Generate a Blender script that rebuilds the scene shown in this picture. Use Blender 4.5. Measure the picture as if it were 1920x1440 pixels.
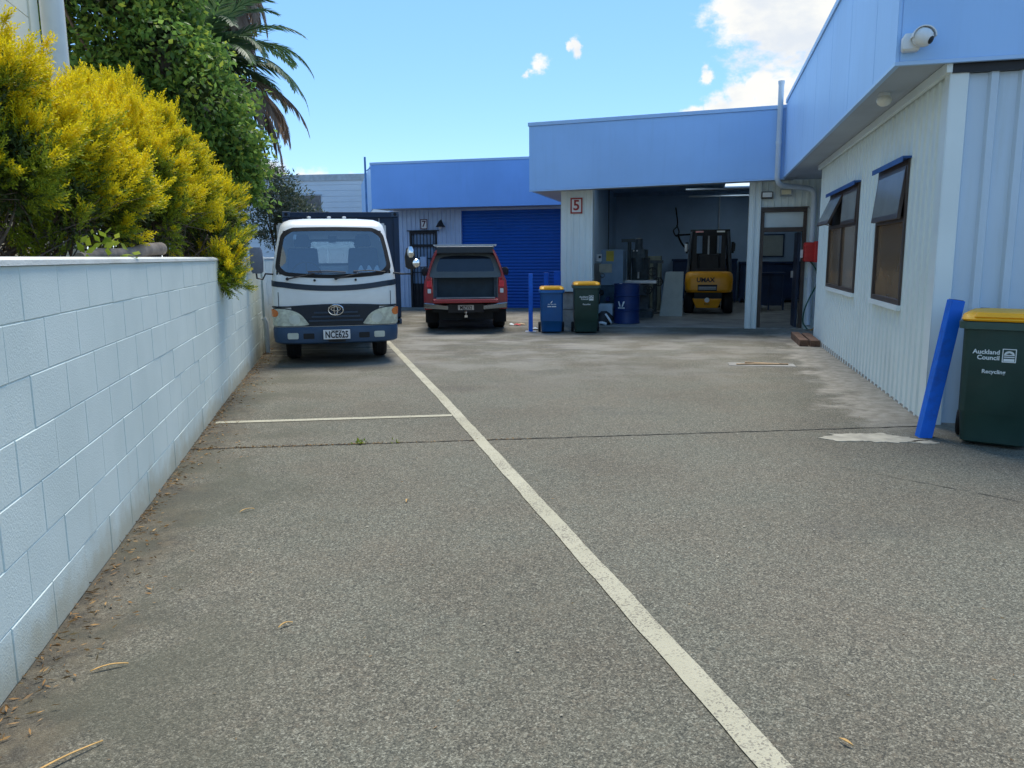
import bpy, math, random
import numpy as np
from mathutils import Vector, Matrix, Euler
R = math.radians
random.seed(7)
rng = np.random.default_rng(11)
for o in list(bpy.data.objects): bpy.data.objects.remove(o)
scene = bpy.context.scene
COL = scene.collection

# ------------------------------------------------------------------ camera
cam_data = bpy.data.cameras.new('camera'); cam = bpy.data.objects.new('camera', cam_data); COL.objects.link(cam)
cam_data.sensor_width = 36.0; cam_data.lens = 1467.0 / 1920.0 * 36.0
cam_data.clip_start = 0.05; cam_data.clip_end = 2000.0
PITCH = math.atan((720 - 480) / 1467.0)
cam.matrix_world = Matrix.Translation((0, 0, 1.42)) @ Matrix.Rotation(math.pi / 2 - PITCH, 4, 'X') @ Matrix.Rotation(-0.008, 4, 'Z')
scene.camera = cam

# ------------------------------------------------------------------ light and exposure
SUN_EL, SUN_AZ = R(66), R(6)          # azimuth measured from +Y towards +X
SUN_STRENGTH, SUN_ANGLE, SKY_STRENGTH, EXPOSURE = 1.8, R(28), 0.15, 1.42
sd = bpy.data.lights.new('sun', 'SUN'); sd.energy = SUN_STRENGTH; sd.angle = SUN_ANGLE; sd.color = (1.0, 0.94, 0.84)
sun = bpy.data.objects.new('sun', sd); COL.objects.link(sun)
sdir = Vector((math.sin(SUN_AZ) * math.cos(SUN_EL), math.cos(SUN_AZ) * math.cos(SUN_EL), math.sin(SUN_EL)))
sun.rotation_euler = (-sdir).to_track_quat('-Z', 'Y').to_euler(); sun.location = sdir * 60
scene.view_settings.view_transform = 'Standard'; scene.view_settings.look = 'None'
scene.view_settings.gamma = 1.0; scene.view_settings.exposure = EXPOSURE
scene.view_settings.use_curve_mapping = False


class NT:
    """small helper to wire shader nodes"""
    def __init__(s, tree): s.t = tree; s.n = tree.nodes; s.l = tree.links; s.n.clear()
    def node(s, typ, ins=None, **props):
        n = s.n.new(typ)
        for k, v in props.items(): setattr(n, k, v)
        for k, v in (ins or {}).items():
            sock = n.inputs[k]
            if hasattr(v, 'is_output') or isinstance(v, bpy.types.NodeSocket): s.l.new(v, sock)
            else: sock.default_value = v
        return n
    def math(s, op, a, b=0.0, clamp=False):
        n = s.node('ShaderNodeMath', {0: a, 1: b}, operation=op); n.use_clamp = clamp; return n.outputs[0]
    def mix(s, fac, a, b, blend='MIX'):
        n = s.n.new('ShaderNodeMix'); n.data_type = 'RGBA'; n.blend_type = blend
        for sock, v in ((n.inputs[0], fac), (n.inputs[6], a), (n.inputs[7], b)):
            if isinstance(v, bpy.types.NodeSocket): s.l.new(v, sock)
            else: sock.default_value = v if not isinstance(v, tuple) or len(v) == 4 else (*v, 1)
        return n.outputs[2]
    def ramp(s, fac, lo, hi, a=0.0, b=1.0):
        n = s.node('ShaderNodeMapRange', {0: fac, 1: lo, 2: hi, 3: a, 4: b}); n.interpolation_type = 'SMOOTHSTEP'; return n.outputs[0]
    def noise(s, vec, scale, detail=4.0, rough=0.55):
        return s.node('ShaderNodeTexNoise', {'Vector': vec, 'Scale': scale, 'Detail': detail, 'Roughness': rough}).outputs[0]
    def dot(s, vec, v3):
        return s.node('ShaderNodeVectorMath', {0: vec, 1: v3}, operation='DOT_PRODUCT').outputs['Value']


world = bpy.data.worlds.new('World'); scene.world = world; world.use_nodes = True
w = NT(world.node_tree)
sky = w.node('ShaderNodeTexSky', sky_type='NISHITA'); sky.sun_disc = False
sky.sun_elevation = SUN_EL; sky.sun_rotation = SUN_AZ; sky.air_density = 1.0; sky.dust_density = 0.05; sky.altitude = 1500.0; sky.ozone_density = 1.6
wdir = w.node('ShaderNodeTexCoord').outputs['Generated']
skyc = w.node('ShaderNodeHueSaturation', {'Hue': 0.495, 'Saturation': 1.12, 'Value': 0.62, 'Color': sky.outputs[0]}).outputs[0]
skyc = w.mix(0.55, skyc, (.62, 1.40, 2.75, 1))      # evens out the haze near the horizon
wn = w.node('ShaderNodeTexNoise', {'Vector': wdir, 'Scale': 22.0, 'Detail': 6.0, 'Roughness': 0.6}).outputs['Color']
woff = w.node('ShaderNodeVectorMath', {0: wn, 1: (.5, .5, .5)}, operation='SUBTRACT').outputs[0]
warpd = w.node('ShaderNodeVectorMath', {0: woff, 1: (.055, .055, .035), 2: wdir}, operation='MULTIPLY_ADD').outputs[0]
blob = None
for (dx, dy, dz, r) in [(.268, .92, .275, .050), (.325, .915, .275, .090), (.38, .90, .275, .11), (.305, .93, .180, .034), (.34, .92, .175, .040), (.27, .94, .176, .028), (.24, .955, .168, .018), (.215, .96, .164, .012), (.285, .935, .197, .018), (.032, .98, .221, .014), (.020, .98, .213, .008), (.074, .97, .243, .010), (.064, .97, .243, .007),
                        (.229, .95, .202, .009), (-.235, .967, .083, .022), (-.29, .95, .088, .03), (-.19, .98, .082, .018), (-.33, .94, .085, .03), (-.62, .70, .35, .16), (.75, .45, .45, .2), (-.55, -.75, .30, .14), (.6, -.6, .35, .16), (-.85, -.3, .4, .18), (.2, -.85, .22, .1), (-.9, .2, .25, .12)]:
    dv = Vector((dx, dy, dz)).normalized()
    dist = w.node('ShaderNodeVectorMath', {0: warpd, 1: tuple(dv)}, operation='DISTANCE').outputs['Value']
    val = w.node('ShaderNodeMapRange', {0: dist, 1: 0.0, 2: r * 1.5, 3: 1.0, 4: 0.0}).outputs[0]
    blob = val if blob is None else w.math('MAXIMUM', blob, val)
warp = w.node('ShaderNodeVectorMath', {0: wdir, 1: (1.0, 1.0, 1.7)}, operation='MULTIPLY').outputs[0]
cn = w.noise(warp, 34.0, 9.0, 0.6)
cmask = w.ramp(w.math('ADD', blob, w.math('MULTIPLY', w.math('SUBTRACT', cn, 0.5), 1.15)), 0.20, 0.62)
cshade = w.ramp(w.noise(warp, 7.0, 6.0, 0.6), 0.35, 0.6)
cloudc = w.mix(cshade, (1.95, 2.1, 2.3, 1), (2.6, 2.58, 2.45, 1))
skymix = w.mix(cmask, skyc, cloudc)
bg = w.node('ShaderNodeBackground', {'Color': skymix, 'Strength': SKY_STRENGTH})
out = w.node('ShaderNodeOutputWorld'); w.l.new(bg.outputs[0], out.inputs[0])

# ------------------------------------------------------------------ materials
MATS = {}


def mat(name, col, rough=0.6, metal=0.0, var=0.12, vscale=6.0, bump=0.0, bscale=60.0, dirt=None, dirt_amt=0.0, dscale=1.5, spec=0.4, coat=0.0, streak=False, detail=5.0):
    if name in MATS: return MATS[name]
    m = bpy.data.materials.new(name); m.use_nodes = True; t = NT(m.node_tree)
    co = t.node('ShaderNodeTexCoord').outputs['Object']
    geo = t.node('ShaderNodeNewGeometry').outputs['Position']
    a = tuple(c * (1 - var) for c in col); b = tuple(min(1, c * (1 + var)) for c in col)
    c = t.mix(t.ramp(t.noise(geo, vscale, detail), 0.3, 0.7), (*a, 1), (*b, 1))
    r = rough
    if dirt:
        dv = geo
        if streak: dv = t.node('ShaderNodeVectorMath', {0: geo, 1: (9.0, 9.0, 0.7)}, operation='MULTIPLY').outputs[0]
        msk = t.math('MULTIPLY', t.ramp(t.noise(dv, dscale, 6.0, 0.65), 0.48, 0.75), dirt_amt)
        c = t.mix(msk, c, (*dirt, 1))
        r = t.math('ADD', t.math('MULTIPLY', msk, 0.3), rough, True)
    p = t.node('ShaderNodeBsdfPrincipled', {'Base Color': c, 'Roughness': r, 'Metallic': metal, 'Specular IOR Level': spec, 'Coat Weight': coat})
    if bump:
        bn = t.node('ShaderNodeBump', {'Height': t.noise(geo, bscale, 4.0), 'Strength': bump, 'Distance': 0.01})
        t.l.new(bn.outputs[0], p.inputs['Normal'])
    o = t.node('ShaderNodeOutputMaterial'); t.l.new(p.outputs[0], o.inputs[0])
    MATS[name] = m; return m


def glass_mat(name, tint, transp, rough=0.02):
    m = bpy.data.materials.new(name); m.use_nodes = True; t = NT(m.node_tree)
    tr = t.node('ShaderNodeBsdfTransparent', {'Color': (*tint, 1)})
    gl = t.node('ShaderNodeBsdfGlossy', {'Color': (1, 1, 1, 1), 'Roughness': rough})
    fr = t.node('ShaderNodeFresnel', {'IOR': 1.5}).outputs[0]
    fac = t.math('ADD', t.math('MULTIPLY', fr, 1.2), 1.0 - transp, True)
    mx = t.node('ShaderNodeMixShader', {0: fac, 1: tr.outputs[0], 2: gl.outputs[0]})
    o = t.node('ShaderNodeOutputMaterial'); t.l.new(mx.outputs[0], o.inputs[0])
    MATS[name] = m; return m


def leaf_mat(name, cols, rough=0.5, trans=0.35):
    m = bpy.data.materials.new(name); m.use_nodes = True; t = NT(m.node_tree)
    g = t.node('ShaderNodeNewGeometry'); rnd = g.outputs['Random Per Island']
    cr = t.n.new('ShaderNodeValToRGB'); t.l.new(rnd, cr.inputs[0])
    el = cr.color_ramp.elements
    el[0].position = 0.0; el[0].color = (*cols[0], 1); el[1].position = 1.0; el[1].color = (*cols[-1], 1)
    for i, c in enumerate(cols[1:-1]):
        e_ = el.new((i + 1) / (len(cols) - 1)); e_.color = (*c, 1)
    c = t.mix(t.ramp(t.noise(g.outputs['Position'], 2.5, 3.0), 0.3, 0.7), cr.outputs[0], t.mix(0.5, cr.outputs[0], (*cols[0], 1)))
    p = t.node('ShaderNodeBsdfPrincipled', {'Base Color': c, 'Roughness': rough, 'Specular IOR Level': 0.3})
    tl = t.node('ShaderNodeBsdfTranslucent', {'Color': c})
    mx = t.node('ShaderNodeMixShader', {0: trans, 1: p.outputs[0], 2: tl.outputs[0]})
    o = t.node('ShaderNodeOutputMaterial'); t.l.new(mx.outputs[0], o.inputs[0])
    MATS[name] = m; return m


# building frame: local X runs to the right along the shop fronts, local Y runs away along the side wing
TH = R(13.9)
EV = Vector((math.cos(TH), -math.sin(TH), 0)); DV = Vector((math.sin(TH), math.cos(TH), 0))
def bw(X, Y, z=0.0): return EV * X + DV * Y + Vector((0, 0, z))
def gz(y): return -0.013 * min(18.0, max(0.0, y - 8.0))
# boundary block wall frame
WA = math.atan(0.2259); WN = Vector((math.cos(WA), math.sin(WA), 0)); WD = Vector((-math.sin(WA), math.cos(WA), 0))
WALL_C = -1.129 * math.cos(WA)      # WN . p on the wall face


def ground_mat():
    m = bpy.data.materials.new('exposed_aggregate'); m.use_nodes = True; t = NT(m.node_tree)
    pos = t.node('ShaderNodeNewGeometry').outputs['Position']
    v1 = t.node('ShaderNodeTexVoronoi', {'Vector': pos, 'Scale': 210.0, 'Randomness': 1.0})
    v2 = t.node('ShaderNodeTexVoronoi', {'Vector': pos, 'Scale': 125.0, 'Randomness': 1.0})
    s1 = t.node('ShaderNodeSeparateColor', {0: v1.outputs['Color']}).outputs[0]
    s2 = t.node('ShaderNodeSeparateColor', {0: v2.outputs['Color']}).outputs[1]
    stone = t.math('ADD', t.math('MULTIPLY', s1, 0.6), t.math('MULTIPLY', s2, 0.4))
    cr = t.n.new('ShaderNodeValToRGB'); t.l.new(stone, cr.inputs[0]); el = cr.color_ramp.elements
    el[0].position = 0.12; el[0].color = (.075, .075, .068, 1); el[1].position = 0.92; el[1].color = (.40, .39, .34, 1)
    e1 = el.new(0.45); e1.color = (.15, .144, .122, 1); e2 = el.new(0.7); e2.color = (.23, .219, .184, 1)
    col = cr.outputs[0]
    big = t.noise(pos, 0.55, 6.0, 0.6); mid = t.noise(pos, 2.6, 6.0, 0.6); fine = t.noise(pos, 9.0, 5.0, 0.6)
    col = t.mix(t.math('MULTIPLY', t.ramp(big, 0.40, 0.68), 0.28), col, (.30, .30, .29, 1), 'MULTIPLY')
    col = t.mix(t.math('MULTIPLY', t.ramp(mid, 0.5, 0.75), 0.30), col, (.20, .185, .15, 1))
    tint = t.mix(t.ramp(t.noise(pos, 1.1, 4.0, 0.6), 0.35, 0.65), (.73, .735, .65, 1), (.81, .765, .665, 1))
    col = t.mix(0.9, col, tint, 'MULTIPLY')
    spk = t.node('ShaderNodeTexVoronoi', {'Vector': pos, 'Scale': 60.0})
    hue = t.node('ShaderNodeSeparateColor', {0: spk.outputs['Color']})
    col = t.mix(t.math('MULTIPLY', t.ramp(hue.outputs[2], 0.8, 0.92), 0.12), col, (.28, .22, .15, 1))
    # laitance: paler, worn smoother concrete in the far yard and beside the wing
    sy = t.node('ShaderNodeSeparateXYZ', {0: pos})
    far = t.math('MULTIPLY', t.ramp(sy.outputs[1], 7.0, 13.0), t.ramp(t.noise(pos, 0.9, 7.0, 0.65), 0.42, 0.62))
    stretch = t.node('ShaderNodeVectorMath', {0: pos, 1: (0.5, 2.2, 1.0)}, operation='MULTIPLY').outputs[0]
    col = t.mix(t.math('MULTIPLY', far, 0.55), col, (.30, .285, .25, 1))
    col = t.mix(t.math('MULTIPLY', t.math('MULTIPLY', t.ramp(t.noise(stretch, 1.6, 6.0, 0.6), 0.52, 0.68), t.ramp(sy.outputs[1], 8.0, 12.0)), 0.5), col, (.09, .088, .085, 1))
    dw = t.math('SUBTRACT', 1.834, t.dot(pos, tuple(EV)))            # metres in front of the wing wall
    edge = t.math('ADD', dw, t.math('MULTIPLY', t.math('SUBTRACT', mid, 0.5), 1.6))
    strip = t.math('MULTIPLY', t.ramp(edge, 0.75, 0.35), t.ramp(t.dot(pos, tuple(DV)), 6.3, 7.6))
    stripc = t.mix(t.ramp(fine, 0.35, 0.65), (.25, .225, .18, 1), (.37, .34, .285, 1))
    col = t.mix(t.math('MULTIPLY', strip, 0.85), col, stripc)
    dl = t.math('SUBTRACT', t.dot(pos, tuple(WN)), WALL_C)           # metres from the block wall
    edl = t.math('ADD', dl, t.math('MULTIPLY', t.math('SUBTRACT', mid, 0.5), 0.9))
    soil = t.ramp(edl, 0.42, 0.02)
    col = t.mix(t.math('MULTIPLY', soil, 0.75), col, t.mix(t.ramp(fine, 0.4, 0.6), (.065, .055, .042, 1), (.13, .105, .07, 1)))
    moss = t.math('MULTIPLY', t.ramp(edl, 1.3, 0.3), t.ramp(t.noise(pos, 1.4, 5.0), 0.45, 0.6))
    col = t.mix(t.math('MULTIPLY', moss, 0.6), col, (.085, .085, .06, 1))
    oil = t.math('MULTIPLY', t.ramp(t.noise(pos, 0.8, 3.0, 0.45), 0.6, 0.74), 0.22)
    col = t.mix(oil, col, (.05, .05, .052, 1))
    p = t.node('ShaderNodeBsdfPrincipled', {'Base Color': col, 'Roughness': 0.88, 'Specular IOR Level': 0.25})
    hgt = t.math('ADD', t.math('MULTIPLY', v1.outputs['Distance'], -0.7), t.math('MULTIPLY', fine, 0.8))
    bn = t.node('ShaderNodeBump', {'Height': hgt, 'Strength': 0.7, 'Distance': 0.006}); t.l.new(bn.outputs[0], p.inputs['Normal'])
    o = t.node('ShaderNodeOutputMaterial'); t.l.new(p.outputs[0], o.inputs[0])
    MATS['ground'] = m; return m


def paint_line_mat():
    m = bpy.data.materials.new('worn_line_paint'); m.use_nodes = True; t = NT(m.node_tree)
    pos = t.node('ShaderNodeNewGeometry').outputs['Position']
    v1 = t.node('ShaderNodeTexVoronoi', {'Vector': pos, 'Scale': 150.0})
    s1 = t.node('ShaderNodeSeparateColor', {0: v1.outputs['Color']}).outputs[0]
    wear = t.math('ADD', t.math('MULTIPLY', s1, 0.5), t.math('MULTIPLY', t.noise(pos, 3.0, 6.0, 0.65), 0.75))
    base = t.mix(t.ramp(t.noise(pos, 1.3, 4.0), 0.3, 0.7), (.38, .355, .255, 1), (.45, .42, .31, 1))
    col = t.mix(t.ramp(wear, 0.68, 0.90), base, (.20, .18, .14, 1))
    p = t.node('ShaderNodeBsdfPrincipled', {'Base Color': col, 'Roughness': 0.8, 'Specular IOR Level': 0.25})
    bn = t.node('ShaderNodeBump', {'Height': v1.outputs['Distance'], 'Strength': 0.5, 'Distance': 0.005}); t.l.new(bn.outputs[0], p.inputs['Normal'])
    o = t.node('ShaderNodeOutputMaterial'); t.l.new(p.outputs[0], o.inputs[0]); MATS['line'] = m; return m


def block_mat():
    """painted block: faint mottling, soil splash along the foot, odd scuffs"""
    m = bpy.data.materials.new('painted_block'); m.use_nodes = True; t = NT(m.node_tree)
    pos = t.node('ShaderNodeNewGeometry').outputs['Position']; z = t.node('ShaderNodeSeparateXYZ', {0: pos}).outputs[2]
    rnd = t.node('ShaderNodeObjectInfo').outputs['Random']
    col = t.mix(t.ramp(t.noise(pos, 1.7, 5.0), 0.3, 0.7), (.66, .735, .675, 1), (.73, .80, .735, 1))
    col = t.mix(t.math('MULTIPLY', rnd, 0.10), col, (.60, .68, .64, 1))
    n1 = t.noise(pos, 5.0, 6.0, 0.65)
    st = t.ramp(t.math('SUBTRACT', z, t.math('MULTIPLY', n1, 0.32)), 0.06, -0.14)
    col = t.mix(t.math('MULTIPLY', st, 0.75), col, (.46, .42, .29, 1))
    low = t.node('ShaderNodeVectorMath', {0: pos, 1: (5.0, 5.0, 1.2)}, operation='MULTIPLY').outputs[0]
    gr = t.math('MULTIPLY', t.ramp(t.noise(low, 2.0, 5.0, 0.6), 0.55, 0.8), t.ramp(z, 0.7, 0.0))
    col = t.mix(t.math('MULTIPLY', gr, 0.4), col, (.44, .45, .36, 1))
    sc = t.ramp(t.noise(pos, 3.2, 3.0, 0.5), 0.735, 0.77)
    col = t.mix(t.math('MULTIPLY', sc, 0.5), col, (.42, .39, .30, 1))
    p = t.node('ShaderNodeBsdfPrincipled', {'Base Color': col, 'Roughness': 0.7, 'Specular IOR Level': 0.3})
    bn = t.node('ShaderNodeBump', {'Height': t.noise(pos, 130.0, 4.0), 'Strength': 0.3, 'Distance': 0.008}); t.l.new(bn.outputs[0], p.inputs['Normal'])
    o = t.node('ShaderNodeOutputMaterial'); t.l.new(p.outputs[0], o.inputs[0]); MATS['block'] = m


ground_mat(); paint_line_mat()
M = MATS
block_mat()
mat('blockcap', (.62, .64, .60), 0.8, var=.06, bump=.3, bscale=90, dirt=(.40, .38, .30), dirt_amt=.5, dscale=2.5)
mat('clad', (.78, .86, .83), 0.42, var=.03, vscale=1.5, dirt=(.56, .60, .56), dirt_amt=.25, dscale=1.0, streak=True)
mat('cladtrim', (.78, .85, .83), 0.45, var=.03, vscale=2.0)
mat('fascia', (.37, .61, .95), 0.42, var=.04, vscale=0.8, spec=.4, dirt=(.30, .48, .74), dirt_amt=.18, dscale=.8, streak=True)
mat('fascia_left', (.23, .47, .92), 0.42, var=.04, vscale=0.8, spec=.4, dirt=(.17, .36, .72), dirt_amt=.18, dscale=.8, streak=True)
mat('flash', (.42, .62, .88), 0.4, var=.03)
mat('soffit', (.42, .47, .52), 0.7, var=.05, vscale=2.0)
mat('roller', (.004, .10, .44), 0.42, var=.05, vscale=1.2)
mat('bluepost', (.002, .135, .66), 0.55, var=.06, vscale=8, dirt=(.03, .06, .2), dirt_amt=.4, dscale=9)
mat('bronze', (.075, .055, .045), 0.45, var=.15)
mat('dark', (.012, .013, .015), 0.6, var=.2)
mat('black', (.02, .021, .024), 0.5, var=.2)
mat('rubber', (.017, .017, .018), 0.85, var=.2, bump=.3)
mat('concrete', (.30, .29, .26), 0.9, var=.2, vscale=5, bump=.4, dirt=(.16, .15, .13), dirt_amt=.5)
mat('slab', (.27, .27, .25), 0.55, var=.2, vscale=2, bump=.1, dirt=(.09, .09, .09), dirt_amt=.6)
mat('patch', (.36, .33, .255), 0.9, var=.18, vscale=9, bump=.5, dirt=(.22, .21, .18), dirt_amt=.5, dscale=6)
mat('crack', (.03, .028, .024), 0.95, var=.3)
mat('white', (.76, .78, .77), 0.4, var=.03)
mat('pipe', (.66, .74, .80), 0.4, var=.04, dirt=(.45, .47, .46), dirt_amt=.3)
mat('cream', (.82, .76, .58), 0.7, var=.04, vscale=1.0, dirt=(.5, .48, .4), dirt_amt=.3)
mat('innerwall', (.40, .55, .72), 0.8, var=.08, vscale=1.0)  # blue veiling haze put into the inner wall and ceiling colours
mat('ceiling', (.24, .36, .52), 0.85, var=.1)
mat('chrome', (.75, .77, .79), 0.12, metal=1.0, var=.02)
mat('steel', (.42, .44, .46), 0.4, metal=.8, var=.1)
mat('signwhite', (.78, .78, .76), 0.5, var=.02)
mat('signred', (.36, .035, .03), 0.5, var=.05)
mat('signdark', (.10, .03, .045), 0.5, var=.05)
mat('redbox', (.62, .035, .03), 0.45, var=.08)
mat('orangehose', (.55, .27, .05), 0.6, var=.1)
mat('greenhose', (.02, .10, .07), 0.6, var=.1)
mat('timber', (.15, .085, .055), 0.85, var=.3, vscale=12, bump=.4)
mat('palewood', (.42, .29, .17), 0.85, var=.3, vscale=8, bump=.3)
mat('bark', (.12, .085, .06), 0.95, var=.35, vscale=12, bump=.8, bscale=40)
mat('twigm', (.16, .125, .10), 0.9, var=.3, vscale=14)
mat('lens', (.80, .82, .78), 0.08, var=.03, coat=.6)
mat('amber', (.75, .20, .04), 0.15, var=.05, coat=.5)
mat('tail', (.50, .01, .015), 0.12, var=.05, coat=.6)
mat('letter', (.015, .015, .02), 0.6, var=.05)
mat('print', (.72, .78, .78), 0.6, var=.03)
mat('yellow', (.95, .44, .006), 0.42, var=.06, vscale=5)
mat('bingreen', (.020, .055, .046), 0.5, var=.12, vscale=4, bump=.15, bscale=250, dirt=(.06, .075, .06), dirt_amt=.3, dscale=3)
mat('bingreenrim', (.05, .10, .085), 0.5, var=.1, vscale=4)
mat('binblue', (.004, .085, .26), 0.45, var=.1, vscale=4, dirt=(.05, .09, .17), dirt_amt=.25, dscale=3)
mat('binbluerim', (.02, .15, .42), 0.45, var=.1)
glass_mat('screen', (.66, .78, .88), .84)
glass_mat('clearpane', (.80, .85, .86), .88)
glass_mat('darkpane', (.10, .13, .17), .94)
mat('winglass', (.22, .145, .085), 0.12, var=.25, vscale=1.3, spec=.35)

# ------------------------------------------------------------------ mesh helpers
OFF = {}


def root_off(p):
    while p is not None:
        if p.name in OFF: return OFF[p.name]
        p = p.parent
    return Vector((0, 0, 0))


def tag(o, label=None, cat=None, group=None, kind=None):
    if label: o['label'] = label
    if cat: o['category'] = cat
    if group: o['group'] = group
    if kind: o['kind'] = kind
    return o


def thing(name, label, cat, loc=(0, 0, 0), rotz=0.0, group=None, off=None):
    o = bpy.data.objects.new(name, None); COL.objects.link(o); o.empty_display_size = 0.2
    o.location = loc; o.rotation_euler = (0, 0, rotz)
    if off is not None: OFF[o.name] = Vector(off)
    return tag(o, label, cat, group)


def bthing(name, label, cat, X, Y, z=0.0, group=None):
    """a thing whose parts are given in building-frame coordinates"""
    return thing(name, label, cat, bw(X, Y, z), -TH, group, off=(X, Y, z))


class MB:
    def __init__(s): s.v = []; s.f = []
    def add(s, verts, faces):
        n = len(s.v); s.v.extend([tuple(p) for p in verts]); s.f.extend([tuple(i + n for i in f) for f in faces]); return s
    def box(s, x0, x1, y0, y1, z0, z1):
        return s.add([(x0, y0, z0), (x1, y0, z0), (x1, y1, z0), (x0, y1, z0), (x0, y0, z1), (x1, y0, z1), (x1, y1, z1), (x0, y1, z1)],
                     [(0, 3, 2, 1), (4, 5, 6, 7), (0, 1, 5, 4), (1, 2, 6, 5), (2, 3, 7, 6), (3, 0, 4, 7)])
    def hexa(s, p): # 8 points, bottom ring then top ring
        return s.add(p, [(0, 3, 2, 1), (4, 5, 6, 7), (0, 1, 5, 4), (1, 2, 6, 5), (2, 3, 7, 6), (3, 0, 4, 7)])
    def obox(s, c, size, rot):
        m = Euler(rot).to_matrix(); h = [k / 2 for k in size]
        pts = [Vector(c) + m @ Vector((sx * h[0], sy * h[1], sz * h[2])) for sz in (-1, 1) for sx, sy in ((-1, -1), (1, -1), (1, 1), (-1, 1))]
        return s.hexa(pts)
    def tube(s, pts, r, n=8, caps=True):
        pts = [Vector(p) for p in pts]; rs = r if isinstance(r, (list, tuple)) else [r] * len(pts)
        rings = []; prev = None
        for i, p in enumerate(pts):
            d = (pts[min(i + 1, len(pts) - 1)] - pts[max(i - 1, 0)]).normalized()
            if prev is None:
                a = d.orthogonal().normalized()
            else:
                a = (prev - d * prev.dot(d)).normalized()
            prev = a; b = d.cross(a)
            rings.append([p + (a * math.cos(2 * math.pi * k / n) + b * math.sin(2 * math.pi * k / n)) * rs[i] for k in range(n)])
        return s.rings(rings, caps)
    def cyl(s, p0, p1, r0, r1=None, n=16, caps=True): return s.tube([p0, p1], [r0, r0 if r1 is None else r1], n, caps)
    def rings(s, rings, caps=True, closed=True):
        n = len(rings[0]); base = len(s.v); s.v.extend([tuple(p) for rg in rings for p in rg])
        for i in range(len(rings) - 1):
            for k in range(n if closed else n - 1):
                k2 = (k + 1) % n
                s.f.append((base + i * n + k, base + i * n + k2, base + (i + 1) * n + k2, base + (i + 1) * n + k))
        if caps:
            s.f.append(tuple(base + k for k in reversed(range(n)))); s.f.append(tuple(base + (len(rings) - 1) * n + k for k in range(n)))
        return s
    def lathe(s, prof, c=(0, 0, 0), axis='Z', n=24, caps=True):
        rings = []
        for r, h in prof:
            rg = []
            for k in range(n):
                a = 2 * math.pi * k / n; u, v = r * math.cos(a), r * math.sin(a)
                q = {'Z': (u, v, h), 'Y': (u, h, v), 'X': (h, u, v)}[axis]
                rg.append((q[0] + c[0], q[1] + c[1], q[2] + c[2]))
            rings.append(rg)
        return s.rings(rings, caps)
    def prism(s, poly, a, b, axis='Y'):
        def P(u, v, t): return {'Y': (u, t, v), 'X': (t, u, v), 'Z': (u, v, t)}[axis]
        n = len(poly); return s.add([P(u, v, a) for u, v in poly] + [P(u, v, b) for u, v in poly],
                                    [tuple(range(n)), tuple(reversed(range(n, 2 * n)))] + [(k, k + n, (k + 1) % n + n, (k + 1) % n) for k in range(n)])
    def rloft(s, rings, n=5, caps=True):
        """rings of rounded rectangles (z, hx, hy, radius, cx, cy)"""
        out = []
        for z, hx, hy, r, cx, cy in rings:
            rg = []
            for (sx, sy, a0) in ((1, 1, 0), (-1, 1, 90), (-1, -1, 180), (1, -1, 270)):
                for k in range(n):
                    a = R(a0 + 90 * k / (n - 1)); rg.append((cx + sx * (hx - r) + r * math.cos(a), cy + sy * (hy - r) + r * math.sin(a), z))
            out.append(rg)
        return s.rings(out, caps)
    def spatch(s, poly, surf, off=0.006, rings=5, skirt=True):
        """a patch of outline poly (2-D) laid on surface surf(a, b, off)"""
        n = len(poly); cx = sum(p[0] for p in poly) / n; cy = sum(p[1] for p in poly) / n; base = len(s.v)
        s.v.append(tuple(surf(cx, cy, off)))
        lv = [((k + 1) / rings, off) for k in range(rings)] + ([(1.0, -0.01)] if skirt else [])
        for t, o in lv:
            for p in poly: s.v.append(tuple(surf(cx + (p[0] - cx) * t, cy + (p[1] - cy) * t, o)))
        for k in range(n): s.f.append((base, base + 1 + k, base + 1 + (k + 1) % n))
        for j in range(len(lv) - 1):
            for k in range(n):
                k2 = (k + 1) % n; s.f.append((base + 1 + j * n + k, base + 1 + (j + 1) * n + k, base + 1 + (j + 1) * n + k2, base + 1 + j * n + k2))
        return s
    def sring(s, outer, inner, surf, off=0.008):
        n = len(outer); base = len(s.v)
        for poly, o in ((outer, -0.01), (outer, off), (inner, off), (inner, -0.01)):
            for p in poly: s.v.append(tuple(surf(p[0], p[1], o)))
        for j in range(3):
            for k in range(n):
                k2 = (k + 1) % n; s.f.append((base + j * n + k, base + j * n + k2, base + (j + 1) * n + k2, base + (j + 1) * n + k))
        return s
    def build(s, name, m, parent=None, smooth=False, bevel=0.0, seg=2, loc=None):
        me = bpy.data.meshes.new(name)
        o3 = root_off(parent) if loc is None else Vector(loc)
        me.from_pydata([(p[0] - o3.x, p[1] - o3.y, p[2] - o3.z) for p in s.v], [], s.f); me.update()
        me.materials.append(M[m] if isinstance(m, str) else m)
        if smooth:
            me.polygons.foreach_set('use_smooth', [True] * len(me.polygons))
            try: me.set_sharp_from_angle(angle=R(40))
            except Exception: pass
        o = bpy.data.objects.new(name, me); COL.objects.link(o)
        if parent is not None: o.parent = parent
        elif loc is not None: o.location = loc
        if bevel:
            b = o.modifiers.new('bevel', 'BEVEL'); b.width = bevel; b.segments = seg; b.limit_method = 'ANGLE'; b.angle_limit = R(35)
        return o


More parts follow.
